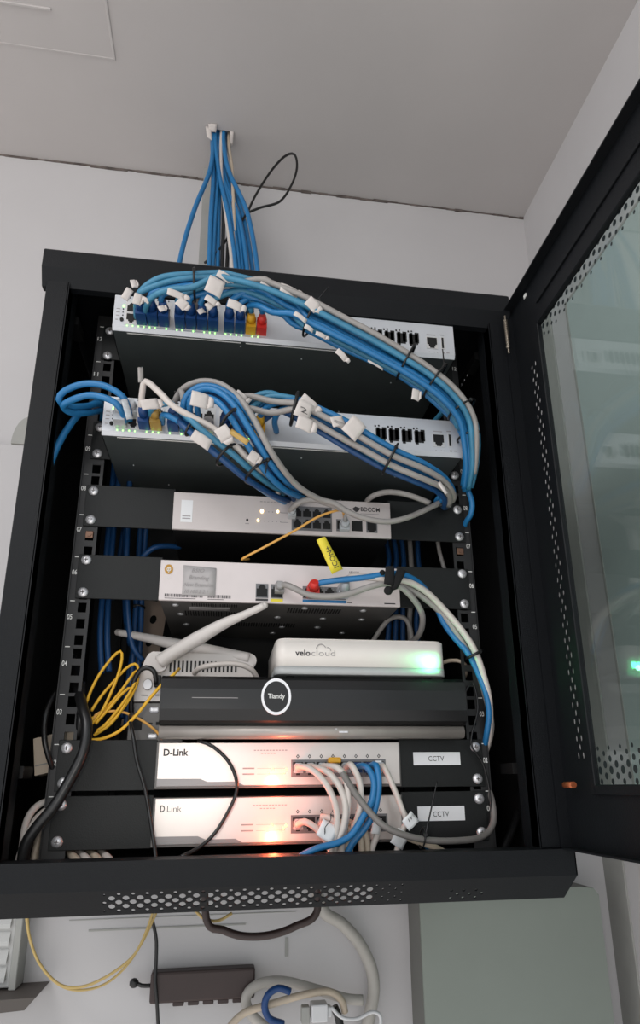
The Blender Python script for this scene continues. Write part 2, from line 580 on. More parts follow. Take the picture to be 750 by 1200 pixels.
# hinge spring
hg = MB()
pts = []
for k in range(90):
    a = k * 0.95
    pts.append((288 + 2.2 * math.cos(a), -82 + 2.2 * math.sin(a), 503 + k * 0.36))
hg.tube(pts, 0.55, seg=5, smooth=0)
hg.cyl((288, -82, 492), (288, -82, 540), 1.2)
hg.ball((286.5, -84, 499), 2.6)
hg.build('hinge_spring', 'brass', cabt)
# the door, swung open a little past square
dr = MB()
X0, X1 = 304, 305.6
yh, yf = -69.5, -676.0
gy0, gy1, gz0, gz1 = -137.0, -625.0, 49.0, 493.0
dr.box(X0, X1, yf, gy1, -3.6, 555)                 # far stile
dr.box(X0, X1, gy1, gy0, -3.6, gz0).box(X0, X1, gy1, gy0, gz1, 555)
dr.box(X0, X1, gy0, -119.5, -3.6, 555)
dr.box(X0, X1, -101, yh, -3.6, 555)
dr.box(X0, X1, -119.5, -101, -3.6, 66).box(X0, X1, -119.5, -101, 468, 555)
def doorf(a, b, d): return (X0 + d, a, b)
dr.perf(-119.5, -101, 66, 468, 9.25, 14.4, lambda a, b: (1.9, 2.9), doorf, th=1.0)
dr.box(292, X1, yh - 1.6, yh, -3.6, 555)
dr.box(292, X1, yf, yf + 1.6, -3.6, 555)
dr.box(292, X1, yf, yh, -3.6, -2).box(292, X1, yf, yh, 553.4, 555)
door = dr.build('door', 'cab_black', cabt)
rm = MB()
for (a, b, c, d) in ((gy0 - 2, gy0 + 7, gz0 - 7, gz1 + 7), (gy1 - 7, gy1, gz0 - 7, gz1 + 7)):
    rm.box(298.5, X0, a, b, c, d, 0.8)
rm.box(298.5, X0, gy1, gy0, gz0 - 7, gz0 + 0.5, 0.8).box(298.5, X0, gy1, gy0, gz1 - 0.5, gz1 + 9, 0.8)
rm.box(301.5, X0, gy1, gy0, gz1 + 26, gz1 + 30, 0.6)
rm.build('window_rim', 'cab_black', door)
MB().box(X1 - 0.2, X1 + 3.6, gy1 - 6, gy0 + 6, gz0 - 6, gz1 + 6).build('glass_pane', 'tinted_glass', door)
def gdot(dt, y, z, r):
    vs = [dt._v((X1 - 0.5, y + r / SY * math.cos(a), z + r / SZ * 1.15 * math.sin(a))) for a in [2 * math.pi * k / 12 for k in range(12)]]
    dt.bm.faces.new(vs)
for rows, base in (((2.2, 2.5, 2.9, 3.4, 3.1, 2.6, 2.2, 1.9), 0), ((1.8, 2.2, 2.6, 3.0, 3.3, 3.5, 3.5), 1)):
    dt = MB()
    for j, rad in enumerate(rows):
        z = (47.4 + j * 4.32) if base == 0 else (475.2 + j * 4.58)
        for i in range(27):
            y = -141.3 - i * 18.7 - (9.35 if (j + (1 if base == 0 else 1)) % 2 else 0)
            if y < gy1 + 3 or y > gy0 - 2: continue
            gdot(dt, y, z, rad)
    dt.build('dot_print', 'glass_dots', door)
MB().cyl((292, -93, 49.5), (292, -111, 49.5), 3.3, seg=12).build('earth_stud', 'copper', door)
MB().disc((0, 0), 0.1, 0, 0.1, 6).box(303, 304.2, -114, -108, 545, 549).build('latch_plate', 'white_print', door)

# ---------------------------------------------------------------- device helpers
def screw(parent, x, z, y=-2.0):
    m = MB()
    m.tube([(x, y, z), (x, y - 1.2, z), (x, y - 2.6, z), (x, y - 3.3, z)], [6.0, 6.0, 4.8, 1.6], seg=14, smooth=0)
    o = m.build('screw', 'chrome', parent)
    c = MB().box(x - 2.4, x + 2.4, y - 3.5, y - 2.9, z - 0.4, z + 0.4).box(x - 0.5, x + 0.5, y - 3.5, y - 2.9, z - 1.9, z + 1.9)
    c.build('screw_slot', 'gap_dark', o)

def rj45(m_frame, m_hole, x, z, y, w=13.5, h=11.0, tab='up'):
    """jack: metal frame round a dark stepped hole"""
    m_frame.box(x, x + w, y - 0.5, y, z, z + h, 0.0)
    a, b = x + 1.0, x + w - 1.0
    y2 = y - 0.7
    if tab == 'up': pr = [(a, z + 1), (b, z + 1), (b, z + h * .66), (b - 2.2, z + h * .66), (b - 2.2, z + h * .82), (b - 3.6, z + h * .82), (b - 3.6, z + h - .8), (a + 3.6, z + h - .8), (a + 3.6, z + h * .82), (a + 2.2, z + h * .82), (a + 2.2, z + h * .66), (a, z + h * .66)]
    else:
        pr = [(a, z + h - 1), (b, z + h - 1), (b, z + h * .34), (b - 2.2, z + h * .34), (b - 2.2, z + h * .18), (b - 3.6, z + h * .18), (b - 3.6, z + .8), (a + 3.6, z + .8), (a + 3.6, z + h * .18), (a + 2.2, z + h * .18), (a + 2.2, z + h * .34), (a, z + h * .34)]
    m_hole.prism(pr, 1, y2, y - 0.1)

def ears(parent, xl, xr, z0, z1, mtl='ear_black'):
    for a, b in ((-241.3, xl), (xr, 241.3)):
        m = MB().box(a, b, -2.2, -0.2, z0, z1, 0.4)
        m.build('mounting_ear', mtl, parent)
        for z in (z1 - 6.6, z0 + 6.6):
            pass

# ---- two tall managed switches
def managed_switch(zc, label, scr_l, scr_r):
    t = thing('network_switch', 2, 60, zc - 20, label, 'network switch', 'rack switches with a light metal front')
    z0, z1 = zc - 20.5, zc + 20.5
    xa, xb = -217, 221.5
    MB().box(xa + .5, xb - .5, -60, 190, z0 + .3, z1 - .3, 0.6).build('chassis', 'chassis_dark', t)
    f = MB().prism([(-63, z0 + 4), (-60, z0), (-59, z0), (-59, z1), (-63, z1)], 0, xa, xb)
    f.build('faceplate', 'switch_face', t)
    ln = MB()
    for a, b in ((-200, -60), (-54, 96)): ln.box(a, b, -57, -56, z0 - .3, z0 + .3)
    ln.build('edge_seam', 'white_print', t)
    for gx in (-202, -142, -82):
        pf, ph = MB(), MB()
        pf.box(gx - 1, gx + 55, -63.4, -63, z0 + 6.5, z1 - 4)
        for i in range(4):
            rj45(pf, ph, gx + i * 13.5, z0 + 20.5, -63.4, 13.3, 12.5, 'up')
            rj45(pf, ph, gx + i * 13.5, z0 + 7.5, -63.4, 13.3, 12.5, 'down')
        po = pf.build('port_block', 'port_metal', t)
        ph.build('port_openings', 'hole_dark', po)
        lb, dd = MB(), MB()
        for i in range(4):
            for q in (2.5, 9):
                if random.random() < 0.62: lb.disc((gx + i * 13.5 + q, z0 + 4.9), 0.75, -63.6, -63.0, 8)
                dd.disc((gx + i * 13.5 + q + 0.8, z1 - 2.2), 0.8, -63.3, -63.0, 8)
        lb.build('link_lights', 'led_green', t)
        dd.build('vent_dots', 'hole_dark', t)
    # four fibre cages, console jack and usb
    sf, sh = MB(), MB()
    for i in range(4):
        x = 110 + i * 16.5
        sh.box(x, x + 12, -63.5, -63, z0 + 13, z0 + 26).box(x + 1, x + 5, -63.5, -63, z0 + 11, z0 + 27.5).box(x + 8, x + 13.5, -63.5, -63, z0 + 15, z0 + 28)
        sh.box(x - 1.5, x + 0.5, -63.4, -63, z0 + 28, z0 + 30).box(x + 3, x + 5, -63.4, -63, z0 + 28.8, z0 + 30.4)
    sh.build('fibre_cages', 'hole_dark', t)
    cf, ch = MB(), MB()
    rj45(cf, ch, 183, z0 + 9.5, -63.2, 15.5, 15, 'down')
    co = cf.build('console_port', 'port_metal', t)
    ch.build('port_opening', 'hole_dark', co)
    us = MB().box(203, 208, -63.5, -63, z0 + 10, z0 + 26, 0).build('usb_port', 'port_metal', t)
    MB().box(204.2, 206.8, -63.8, -63.3, z0 + 11.3, z0 + 24.6).build('usb_slot', 'hole_dark', us)
    pr = MB()
    for x, z, w in ((186, 5, 1), (193, 5, 1), (197, 5, 1), (184, 27, 12), (202, 28, 6), (210, 5.5, 4)):
        pr.box(x, x + w, -63.25, -63, z0 + z, z0 + z + .9)
    pr.disc((206, z0 + 5.8), 1.3, -63.3, -63, 10)
    for z in (24, 20, 16): pr.box(-214, -209.5, -63.25, -63, z0 + z, z0 + z + .8)
    pr.box(-214, -211, -63.25, -63, z0 + 11, z0 + 11.8)
    pr.build('fine_print', 'grey_print', t)
    MB().disc((-206.5, z0 + 11.5), 2.2, -64, -63, 14).build('mode_button', 'hole_dark', t)
    MB().disc((-205.5, z0 + 28), 1.4, -63.6, -63, 10).build('status_light', 'led_green', t)
    dk = MB()
    for z in (24.4, 20.6, 16.8): dk.disc((-205.8, z0 + z), 0.8, -63.4, -63, 8)
    dk.build('status_dots', 'hole_dark', t)
    for a, b in ((-241.3, xa + .5), (xb - .5, 241.3)):
        m = MB().box(a, b, -2.2, -0.2, z0, z1 + 1, 0.3)
        if a < 0: m.box(xa - 1.2, xa + .4, -58, 12, z0 + 2, z1 - 2)
        else: m.box(xb - .4, xb + 1.2, -58, 12, z0 + 2, z1 - 2)
        m.build('mounting_ear', 'ear_black', t)
    sp = MB()
    for x, y in ((-190, 10), (-60, -50), (20, -35), (150, 0), (-150, 60), (90, 80)):
        sp.cyl((x, y, z0 + .4), (x, y, z0 - .6), 0.9)
    sp.build('chassis_rivets', 'chrome', t)
    for z in scr_l: screw(t, -232.6, z)
    for z in scr_r: screw(t, 232.6, z)
    return t, z0, z1
sw1, a0, a1 = managed_switch(512.5, 'light grey rack switch with yellow and red plugs, highest device in the cabinet', (527.4, 496), (527.4, 496))
sw2, b0, b1 = managed_switch(393.5, 'light grey rack switch with clear and yellow plugs, second device from the top', (408.8, 378.5), (408.8, 378.0))

# ---- eight-port switch, third from top
t = thing('network_switch', 0, 60, 298, 'flat white switch with two rows of jacks and small sticker, third device from the top', 'network switch')
MB().box(-134.5, 137.5, -3, 150, 298.5, 338, 0.6).build('chassis', 'cab_inner', t)
MB().box(-135.5, 139.5, -7, -3, 298.2, 338.6, 0.5).build('faceplate', 'poe_face', t)
ears(t, -134, 138, 299, 343.4)
for x in (-232.6, 232.6):
    for z in (336.5, 305.3): screw(t, x, z)
st = MB().box(-126, -112, -7.3, -7, 306, 330)
sto = st.build('sticker', 'tape_white', t)
sp = MB()
for z in (309.5, 312): sp.box(-124, -114, -7.5, -7.3, z, z + .9)
sp.build('sticker_print', 'grey_print', sto)
pf, ph = MB(), MB()
pf.box(11, 62.5, -7.5, -7, 302.5, 329.5, 0)
for i in range(4):
    rj45(pf, ph, 12 + i * 12.5, 316.5, -7.5, 12.2, 11.5, 'up')
    rj45(pf, ph, 12 + i * 12.5, 304, -7.5, 12.2, 11.5, 'down' if False else 'up')
po = pf.build('port_block', 'port_frame', t)
ph.build('port_openings', 'hole_dark', po)
m1, m2 = MB(), MB()
for x, d in ((68, 0), (88, 1), (107, 0)):
    if d: m2.box(x, x + 14, -7.6, -7, 304.5, 316)
    else:
        m1.box(x, x + 14.5, -7.5, -7, 303.5, 317)
        m2.box(x + 1.4, x + 13, -7.9, -7.5, 306, 315).box(x + 4, x + 10.5, -7.9, -7.5, 304.2, 306)
mo = m1.build('uplink_ports', 'port_frame', t)
m2.build('port_openings', 'hole_dark', mo)
lg = MB().text('BDCOM', 100.5, -7, 327.5, 4.6, 25, off=0.02)
lg.prism([(89, 329.6), (93.5, 332.6), (100, 330.6), (97, 327), (94, 326.2)], 1, -7.3, -7)
lg.build('logo', 'dark_print', t)
fp = MB()
fp.box(100, 124, -7.2, -7, 324.2, 325)
for i in range(9): fp.box(-29 + i * 4.3, -26 + i * 4.3, -7.2, -7, 332.2, 333)
for i in range(6):
    for z in (321.5, 311.0): fp.disc((-28 + i * 5, z), 0.7, -7.2, -7, 6)
fp.box(-3, 7, -7.2, -7, 320.8, 321.5).box(-3, 7, -7.2, -7, 310.2, 310.9).box(-47, -42, -7.2, -7, 307, 307.8)
fp.build('fine_print', 'grey_print', t)
MB().disc((-44.6, 311.4), 1.5, -7.3, -7, 10).build('reset_hole', 'hole_dark', t)
MB().disc((-26.5, 321.8), 2.0, -7.8, -7, 10).disc((-31, 311.6), 1.4, -7.8, -7, 10).disc((-6.5, 322.3), 1.4, -7.8, -7, 10).build('status_lights', 'led_amber', t)

# ---- router with sticky note
t = thing('network_router', 0, 60, 224, 'white-fronted router with grey handwritten note and gold badge', 'router')
MB().box(-145, 147, -3, 190, 224.4, 264.5, 0.6).build('chassis', 'chassis_grey', t)
MB().box(-146, 147.5, -7, -3, 224, 265, 0.5).build('faceplate', 'router_face', t)
ears(t, -144.5, 146, 224.6, 269)
for x in (-232.6, 232.6):
    for z in (263.2, 230.3): screw(t, x, z)
sl = MB()
for i in range(26):
    sl.box(-118 + i * 3.2, -116.6 + i * 3.2, 40, 62, 223.8, 224.6)
    sl.box(-60 + i * 3.4, -58.6 + i * 3.4, 92, 112, 223.8, 224.6)
for i in range(20):
    sl.box(10 + i * 3.4, 11.6 + i * 3.4, 14, 34, 223.8, 224.6)
    sl.box(-108 + i * 2.8, -106.8 + i * 2.8, 5, 16, 223.8, 224.6)
sl.build('vent_slots', 'hole_dark', t)
MB().box(-112, -62, 21, 31, 223.2, 224.4, 0.3).build('base_label', 'grey_print', t)
for x, y in ((-128, 14), (-124, 56), (-120, 110), (0, 60), (30, 12), (60, 60), (105, 16), (112, 60), (60, 110), (10, 112), (0, 150), (100, 140)):
    MB().tube([(x, y, 224.3), (x, y, 223.2), (x, y, 222.6)], [4.6, 3.6, 0.5], seg=12, smooth=0).build('rivet', 'chrome', t)
bd = MB().disc((-136, 255.3), 5.0, -7.6, -7, 20)
bo = bd.build('round_badge', 'gold', t)
MB().ring((-136, 255.3), 2.4, 1.6, -7.9, -7.5, 16).box(-136.5, -135.5, -7.9, -7.5, 252, 257).text('ABC', -139, -7, 245.5, 1.8, 6).build('badge_mark', 'white_print', bo)
nt_ = MB().sheet((-119, -7.6, 229.5), (-80, -7.6, 229.5), (-80, -7.9, 258), (-119, -7.9, 260), 0.3, 4, 0.2, 0.05)
no = nt_.build('handwritten_note', 'note_grey', t)
hw = MB()
hw.text('BSIO', -109, -8.5, 252.8, 4.0, 15, 0.3).text('Branding', -112, -8.5, 245.6, 4.2, 24, 0.35, slope=-0.02)
hw.text('New Extension', -117.5, -8.5, 238.3, 3.8, 35, 0.35).text('10.100.2.2.1', -116.5, -8.5, 231.4, 3.6, 28, 0.3)
hw.build('handwriting', 'grey_print', no)
bc = MB()
for x0_, x1_ in ((-139, -95), (-89, -62)):
    x = x0_
    while x < x1_:
        w_ = random.choice((0.4, 0.7, 1.1))
        bc.box(x, x + w_, -7.2, -7, 227.4, 230.6)
        x += w_ + random.choice((0.4, 0.7))
    bc.box(x0_, x1_ - 8, -7.2, -7, 225.8, 226.3)
bc.build('barcode', 'dark_print', t)
pf, ph = MB(), MB()
for x in (-32, -14):
    rj45(pf, ph, x, 229, -7.4, 15, 14.5, 'up')
for i in range(4): rj45(pf, ph, 25 + i * 13.4, 229.5, -7.4, 13.2, 13, 'up')
po = pf.build('port_block', 'port_frame', t)
ph.build('port_openings', 'hole_dark', po)
MB().box(-14, 1, -7.3, -7, 225.6, 228.4).build('port_stripe', 'yellow_flag', t)
MB().box(25, 79, -7.3, -7, 226, 228.8).build('port_stripe', 'blue_cable', t)
MB().box(-32, -17, -7.3, -7, 226, 228.2).text('AR161W', 83, -7, 257.5, 2.8, 13).box(80, 86, -7.2, -7, 226.5, 227.3).box(127, 141, -7.2, -7, 226.5, 227.6).disc((82, 237), 1.4, -7.3, -7, 8).build('fine_print', 'dark_print', t)

# ---- video recorder with ring badge
t = thing('video_recorder', 40, 60, 90, 'glossy black video recorder with white ring badge on its front', 'video recorder')
MB().box(-104, 200, -8, 185, 103.5, 148, 0.8).build('chassis', 'chassis_grey', t)
nv = MB()
nv.prism([(-24, 104.5), (-30, 108), (-33, 118), (-33, 136), (-30, 145), (-24, 148.5), (-6, 149), (-6, 104)], 0, -134, 214)
nv.build('bezel', 'recorder_black', t)
MB().prism([(-20, 104.5), (-25, 103), (-27, 98.5), (-25, 94), (-20, 92.6), (-8, 92.6), (-8, 104.5)], 0, -134, 212, smooth=True).build('base_bar', 'recorder_silver', t)
for x in (-98, 192):
    MB().cyl((x, 160, 104), (x, 160, 91), 7).build('foot', 'hole_dark', t)
rg = MB().disc((-7.8, 129.3), 15.0, -34.5, -32.6, 36).build('badge_disc', 'recorder_black', t)
MB().ring((-7.8, 129.3), 16.6, 14.0, -35.4, -33, 40).build('badge_ring', 'ring_white', rg)
MB().text('Tiandy', -17, -34.6, 127.6, 4.4, 19, off=0.01).build('lettering', 'white_print', rg)
MB().box(-100, -50, -33.3, -32.8, 127.6, 128.2).build('bezel_line', 'grey_print', t)
MB().box(60, 62, -26, -24, 100, 101.5).box(104, 106, -26, -24, 99, 100.5).box(64, 74, -27.6, -26.5, 97.5, 99).build('bar_screws', 'chrome', t)

# ---- sd-wan box on the recorder
t = thing('edge_gateway', 95, 40, 149, 'white slab-shaped gateway box with bright green light, standing on the black recorder', 'gateway')
gw = MB()
def rslab(m, x0, x1, y0, y1, z0, z1, r, bev):
    pts = []
    for cx, cy, a0_ in ((x1 - r, y1 - r, 0), (x0 + r, y1 - r, 90), (x0 + r, y0 + r, 180), (x1 - r, y0 + r, 270)):
        for k in range(7):
            a = math.radians(a0_ + k * 15)
            pts.append((cx + r * math.cos(a), cy + r * math.sin(a)))
    m.prism(pts, 2, z0, z1, smooth=True)
rslab(gw, -8, 194, -28, 120, 158.4, 184, 12, 2)
rslab(gw, -6, 192, -26, 118, 184, 185.5, 11, 2)
gw.build('upper_shell', 'box_white', t)
gl_ = MB(); rslab(gl_, -9, 194.4, -28.4, 120.4, 151.2, 158.2, 12, 1); gl_.build('lower_shell', 'box_grey', t)
for x, y in ((10, -10), (176, -10), (10, 100), (176, 100)):
    MB().cyl((x, y, 152), (x, y, 149.1), 5).build('foot', 'hole_dark', t)
vt = MB().text('velo', 14, -28.3, 168.6, 5.6, 17.5, off=0.018)
vt.build('lettering_bold', 'dark_print', t)
vt = MB().text('cloud', 32.6, -28.3, 168.6, 5.6, 28, off=-0.006)
vt.ring((44, 174), 6.2, 5.6, -28.8, -28.3, 14, (math.radians(25), math.radians(165))).ring((52, 173.5), 3.6, 3.1, -28.8, -28.3, 10, (math.radians(0), math.radians(110)))
vt.build('lettering_thin', 'grey_print', t)
gp_ = P(504, 775, -29.6)
ld = MB().disc((gp_.x, gp_.z), 3.6, -29.4, -28.2, 16).build('power_light', 'led_bright', t)
def led_lamp(name, p, power, color, r, parent):
    d = bpy.data.lights.new(name, 'POINT')
    d.energy = power
    d.color = color
    d.shadow_soft_size = r
    o = bpy.data.objects.new(name, d)
    COL.objects.link(o)
    o.parent = parent
    o.location = W(p) * 0.001 - Vector(parent['_o'])
led_lamp('green_glow', (gp_.x, -36, gp_.z - 4), 0.035, (0.1, 1.0, 0.35), 0.003, t)

# ---- two desktop switches on wide ears
def desk_switch(z0, z1, label, blank):
    t = thing('network_switch', 0, 60, z0, label, 'network switch', 'pale desktop switches at the bottom of the rack')
    MB().box(-134, 137, -3, 160, z0 + .3, z1 - .3, 0.5).build('chassis', 'cab_inner', t)
    MB().box(-137, 139.5, -6.4, -3, z0 - 1.2, z1 + 0.6, 0.6).build('front_frame', 'chassis_grey', t)
    MB().box(-134.5, 137.5, -8, -6.3, z0 + 1.2, z1 - .2, 0.4).build('faceplate', 'dlink_face', t)
    MB().prism([(-134.3, z0 + 1.4), (-134.3, z0 + 7.8), (-88, z0 + 7.6), (-80, z0 + 4.8), (-48, z0 + 4.8), (-40, z0 + 1.4)], 1, -8.4, -8).build('corner_stripe', 'dlink_grey', t)
    ears(t, -137, 139, z0 - 2, z1 + 2.8)
    for x in (-232.6, 232.6):
        for z in (z1 - 4.4, z0 + 5): screw(t, x, z)
    tx = MB()
    if blank: tx.text('D', -129, -8, z1 - 11.5, 5.6, 5.0, off=0.02).text('Link', -121.5, -8, z1 - 11.5, 5.4, 15, off=-0.01)
    else: tx.text('D-Link', -129, -8, z1 - 11.5, 5.8, 27, off=0.03)
    tx.build('logo', 'dark_print', t)
    fp = MB()
    for i in range(11): fp.box(-30 + i * 3.5, -27.6 + i * 3.5, -8.2, -8, z1 - 7.5, z1 - 6.7)
    for i in range(5): fp.box(-22 + i * 3.5, -19.6 + i * 3.5, -8.2, -8, z1 - 10.3, z1 - 9.5)
    for z in (z0 + 10.5, z0 + 15.5): fp.box(-42, -29, -8.2, -8, z, z + 1.2).box(-26, 6, -8.2, -8, z + .4, z + .7)
    fp.build('fine_print', 'grey_print', t)
    pf, ph = MB(), MB()
    pf.box(12, 121, -8.5, -8, z0 + 8, z0 + 23.5)
    for i in range(8): rj45(pf, ph, 13 + i * 13.4, z0 + 9, -8.5, 13.2, 13.4, 'down')
    po = pf.build('port_block', 'port_frame', t)
    ph.build('port_openings', 'hole_dark', po)
    sq = MB()
    for i in range(8): sq.ring((19.5 + i * 13.4, z0 + 26.5), 1.9, 1.0, -8.3, -8, 4)
    sq.build('port_marks', 'dark_print', t)
    lm = MB()
    for x, z in ((-14, z0 + 11), (-9, z0 + 15), (3.5, z0 + 12.5), (6.5, z0 + 14.8)): lm.disc((x, z), 1.2, -8.7, -8, 10)
    lm.build('status_lights', 'led_red', t)
    led_lamp('red_glow', (-8, -26, z0 + 4), 0.11, (1.0, 0.16, 0.06), 0.004, t)
    xs = (156, 213) if not blank else (158, 214)
    zs = (z0 + 18, z0 + 30) if not blank else (z0 + 16, z0 + 29)
    lb = MB().box(xs[0], xs[1], -2.6, -2.2, zs[0], zs[1]).build('name_label', 'tape_white', t)
    MB().text('CCTV', xs[0] + 18, -2.6, zs[0] + 3.8, 4.6, 19, off=0.0).build('lettering', 'dark_print', lb)
    return t
desk_switch(50.8, 90, 'pale desktop switch whose eight jacks hold blue and pale leads, directly under the black recorder', False)
desk_switch(2.5, 42, 'lowest pale desktop switch, just above the bottom lip of the cabinet', True)

# ---- white wifi router behind the recorder
t = thing('wifi_router', -100, 100, 131, 'white wireless router with two antennas and slotted back, left behind the recorder', 'wifi router')
rt = MB()
rt.prism([(-175, 131), (-174.5, 143), (-172, 152), (-168, 161), (-164, 166), (-161, 173), (-158, 178), (-153, 180.5), (-44, 178.5), (-36, 176.5), (-31, 171), (-29, 151), (-112, 150.5), (-118, 132)], 1, 35, 150)
rt.build('body', 'router_white', t)
vs_ = MB()
for i in range(17):
    x = -132 + i * 4.9
    vs_.box(x, x + 2.1, 34.4, 35.2, 160.5 + i * 0.02, 171.5)
vs_.build('vent_slots', 'hole_dark', t)
MB().disc((-156.2, 147.5), 5.0, 32.6, 35.2, 18).build('power_button', 'ring_white', t)
MB().ring((-156.2, 147.5), 5.8, 5.0, 34.4, 35.2, 18).box(-163, -155, 34.6, 35.2, 136.5, 137.6).box(-150, -142, 34.6, 35.2, 136.5, 138.2).build('button_print', 'grey_print', t)
MB().box(-148, -140, 26, 35, 144, 156, 1).build('power_plug', 'black_cable', t)
for nm, pts, rr in (('a', [P(187, 776, 28), P(200, 767, 24), P(232, 748, 14), P(262, 731, 4), P(285, 721, -4), P(310, 709.5, -12)], [8.4, 8.6, 8.8, 6.8, 4.8, 4.2]),
                    ('b', [P(292, 772, 40), P(275, 769, 42), P(240, 762, 50), P(205, 755, 60), P(170, 747, 68), P(138, 741, 74)], [7.6, 8.0, 8.4, 7.6, 5.4, 4.2])):
    an = MB().tube(pts, rr, seg=16)
    an.ball(pts[-1], rr[-1], 12)
    ao = an.build('antenna', 'router_white', t)
    MB().cyl(pts[0] + Vector((0, -1, -2)), pts[0] + Vector((0, 8, -2)), 9.2, seg=16).build('antenna_hinge', 'router_white', ao)
t = thing('media_converter', -144, 100, 90.6, 'small dark metal box with two slots under the white wireless router', 'network box')
MB().box(-176, -112, 38, 150, 92.6, 130.4, 0.8).build('chassis', 'chassis_grey', t)
for z in (96, 121): MB().box(-152, -142, 36.8, 38.2, z, z + 5, 1).build('clip', 'chrome', t)
MB().box(-158, -148, 37.6, 38.2, 110, 111.2).box(-144, -140, 37.6, 38.2, 109, 112).box(-172, -160, 37.6, 38.2, 104, 116).build('slots', 'hole_dark', t)

# ---- leaning slotted strip
sb = MB()
def sbf(a, b, d):
    t_ = (b - 150) / 140.0
    return (a - 6 + t_ * 18, 205 + d, b)
sb.perf(-200, -164, 120, 320, 36, 28.6, lambda a, b: (5.0, 5.5) if abs(a + 182) < 1 else (0, 0), sbf)
tag(sb.build('slotted_strip', 'tan_metal'), 'tan slotted metal strip standing behind the white wireless router', 'metal strip')
# ---- cream power adapter in the left side gap
t = thing('power_adapter', -258, 20, 60, 'cream power adapter hanging by the left rail of the cabinet', 'power adapter')
a_ = P(57, 880, 30)
ad = MB()
ad.prism([(a_.x - 12, a_.z - 22), (a_.x + 30, a_.z - 14), (a_.x + 26, a_.z + 20), (a_.x - 18, a_.z + 11)], 1, 30, 62)
ad.build('body', 'adapter_cream', t)
ad = MB().prism([(a_.x - 12.4, a_.z - 14), (a_.x + 30, a_.z - 6), (a_.x + 30, a_.z - 4.8), (a_.x - 12.4, a_.z - 12.8)], 1, 29.4, 31)
ad.build('seam', 'trim_grey', t)

# ---------------------------------------------------------------- cables
R0 = 3.55
def pts_(L, y=None):
    out = []
    for q in L:
        if q[0] == 'w': out.append(Vector(q[1:4]))
        elif len(q) == 2: out.append(P(q[0], q[1], y))
        else: out.append(P(*q))
    return out
def cable(name, L, r, m, label, group=None, cat='cable', seg=10, y=None):
    o = MB().tube(pts_(L, y), r, seg=seg).build(name, m)
    return tag(o, label, cat, group)
def boot(parent, x, z, y, m, L=30, w=12.4, h=14.5, name='plug_boot', up=0.0):
    b = MB()
    b.prism([(x - w / 2, z - h / 2), (x + w / 2, z - h / 2), (x + w / 2, z + h * .25), (x + w * .3, z + h / 2), (x - w * .3, z + h / 2), (x - w / 2, z + h * .25)], 1, y - L * .62, y + 1)
    b.tube([(x, y - L * .6, z), (x, y - L * .8, z + up * .3), (x, y - L, z + up)], [w * .48, w * .44, w * .36], seg=8, smooth=0)
    return b.build(name, m, parent)
def flag(parent, px, py, y, w, h, ang, mtl='paper', fold=0.0, name='label_flag', txt=None):
    """paper tag wrapped on a cable; w,h in picture-plane mm, ang in degrees"""
    c = P(px, py, y)
    a = math.radians(ang)
    ux = Vector((math.cos(a) * w / 2, 0.12 * w, math.sin(a) * w / 2 / SZ))
    uz = Vector((-math.sin(a) * h / 2, -0.06 * h, math.cos(a) * h / 2 / SZ))
    m = MB().sheet(c - ux - uz, c + ux - uz, c + ux * .92 + uz * 1.05, c - ux + uz, 0.5, 5, 0.9, 0.5)
    if fold:
        e = c + ux * .95
        m.sheet(e - uz * .9, e + ux * .7 + uz * fold - uz * .6, e + ux * .7 + uz * fold + uz * .5, e + uz * .9, 0.5, 4, 1.5, 0.4)
    o = m.build(name, mtl, parent)
    if txt:
        MB().text(txt, c.x - w * .22, c.y - 3.2, c.z - h * .16, h * .36 / SZ, w * .42, slope=math.tan(a)).build('lettering', 'dark_print', o)
    return o
def bundle_path(C_, Rs):
    """centre line + packing radius -> sampler of strand points"""
    Q = [W(p) for p in pts_(C_)]
    Q, RR = spline(Q, Rs, 2)
    n = len(Q)
    fr_ = []
    for i in range(n):
        T = (Q[min(i + 1, n - 1)] - Q[max(i - 1, 0)]).normalized()
        S_ = T.cross(Vector((0, 1, 0)))
        if S_.length < 0.15: S_ = T.cross(Vector((1, 0, 0)))
        S_.normalize()
        fr_.append((Q[i], S_, S_.cross(T).normalized(), RR[i]))
    for i in range(1, n):       # keep the side vector from flipping
        if fr_[i][1].dot(fr_[i - 1][1]) < 0:
            q, s1, s2, r_ = fr_[i]
            fr_[i] = (q, -s1, -s2, r_)
    return fr_
def strand(fr_, u, v, a=0.0, b=1.0, step=2, wig=0.9, flat=1.0):
    n = len(fr_)
    if fr_ is not fr1: u = -u
    i0, i1 = int(a * (n - 1)), int(b * (n - 1))
    ph = random.uniform(0, 6.28)
    out = []
    for i in range(i0, i1 + 1, step):
        q, s1, s2, r_ = fr_[i]
        k = wig * math.sin(i * 0.35 + ph)
        p = q + s1 * (u * r_ + k) + s2 * (v * r_ * flat + wig * math.cos(i * 0.27 + ph))
        out.append(Vector((p.x / SX, p.y / SY, p.z / SZ)))
    return out
def pack(n):
    return [(math.sqrt((i + .5) / n) * math.cos(i * 2.39996), math.sqrt((i + .5) / n) * math.sin(i * 2.39996)) for i in range(n)]
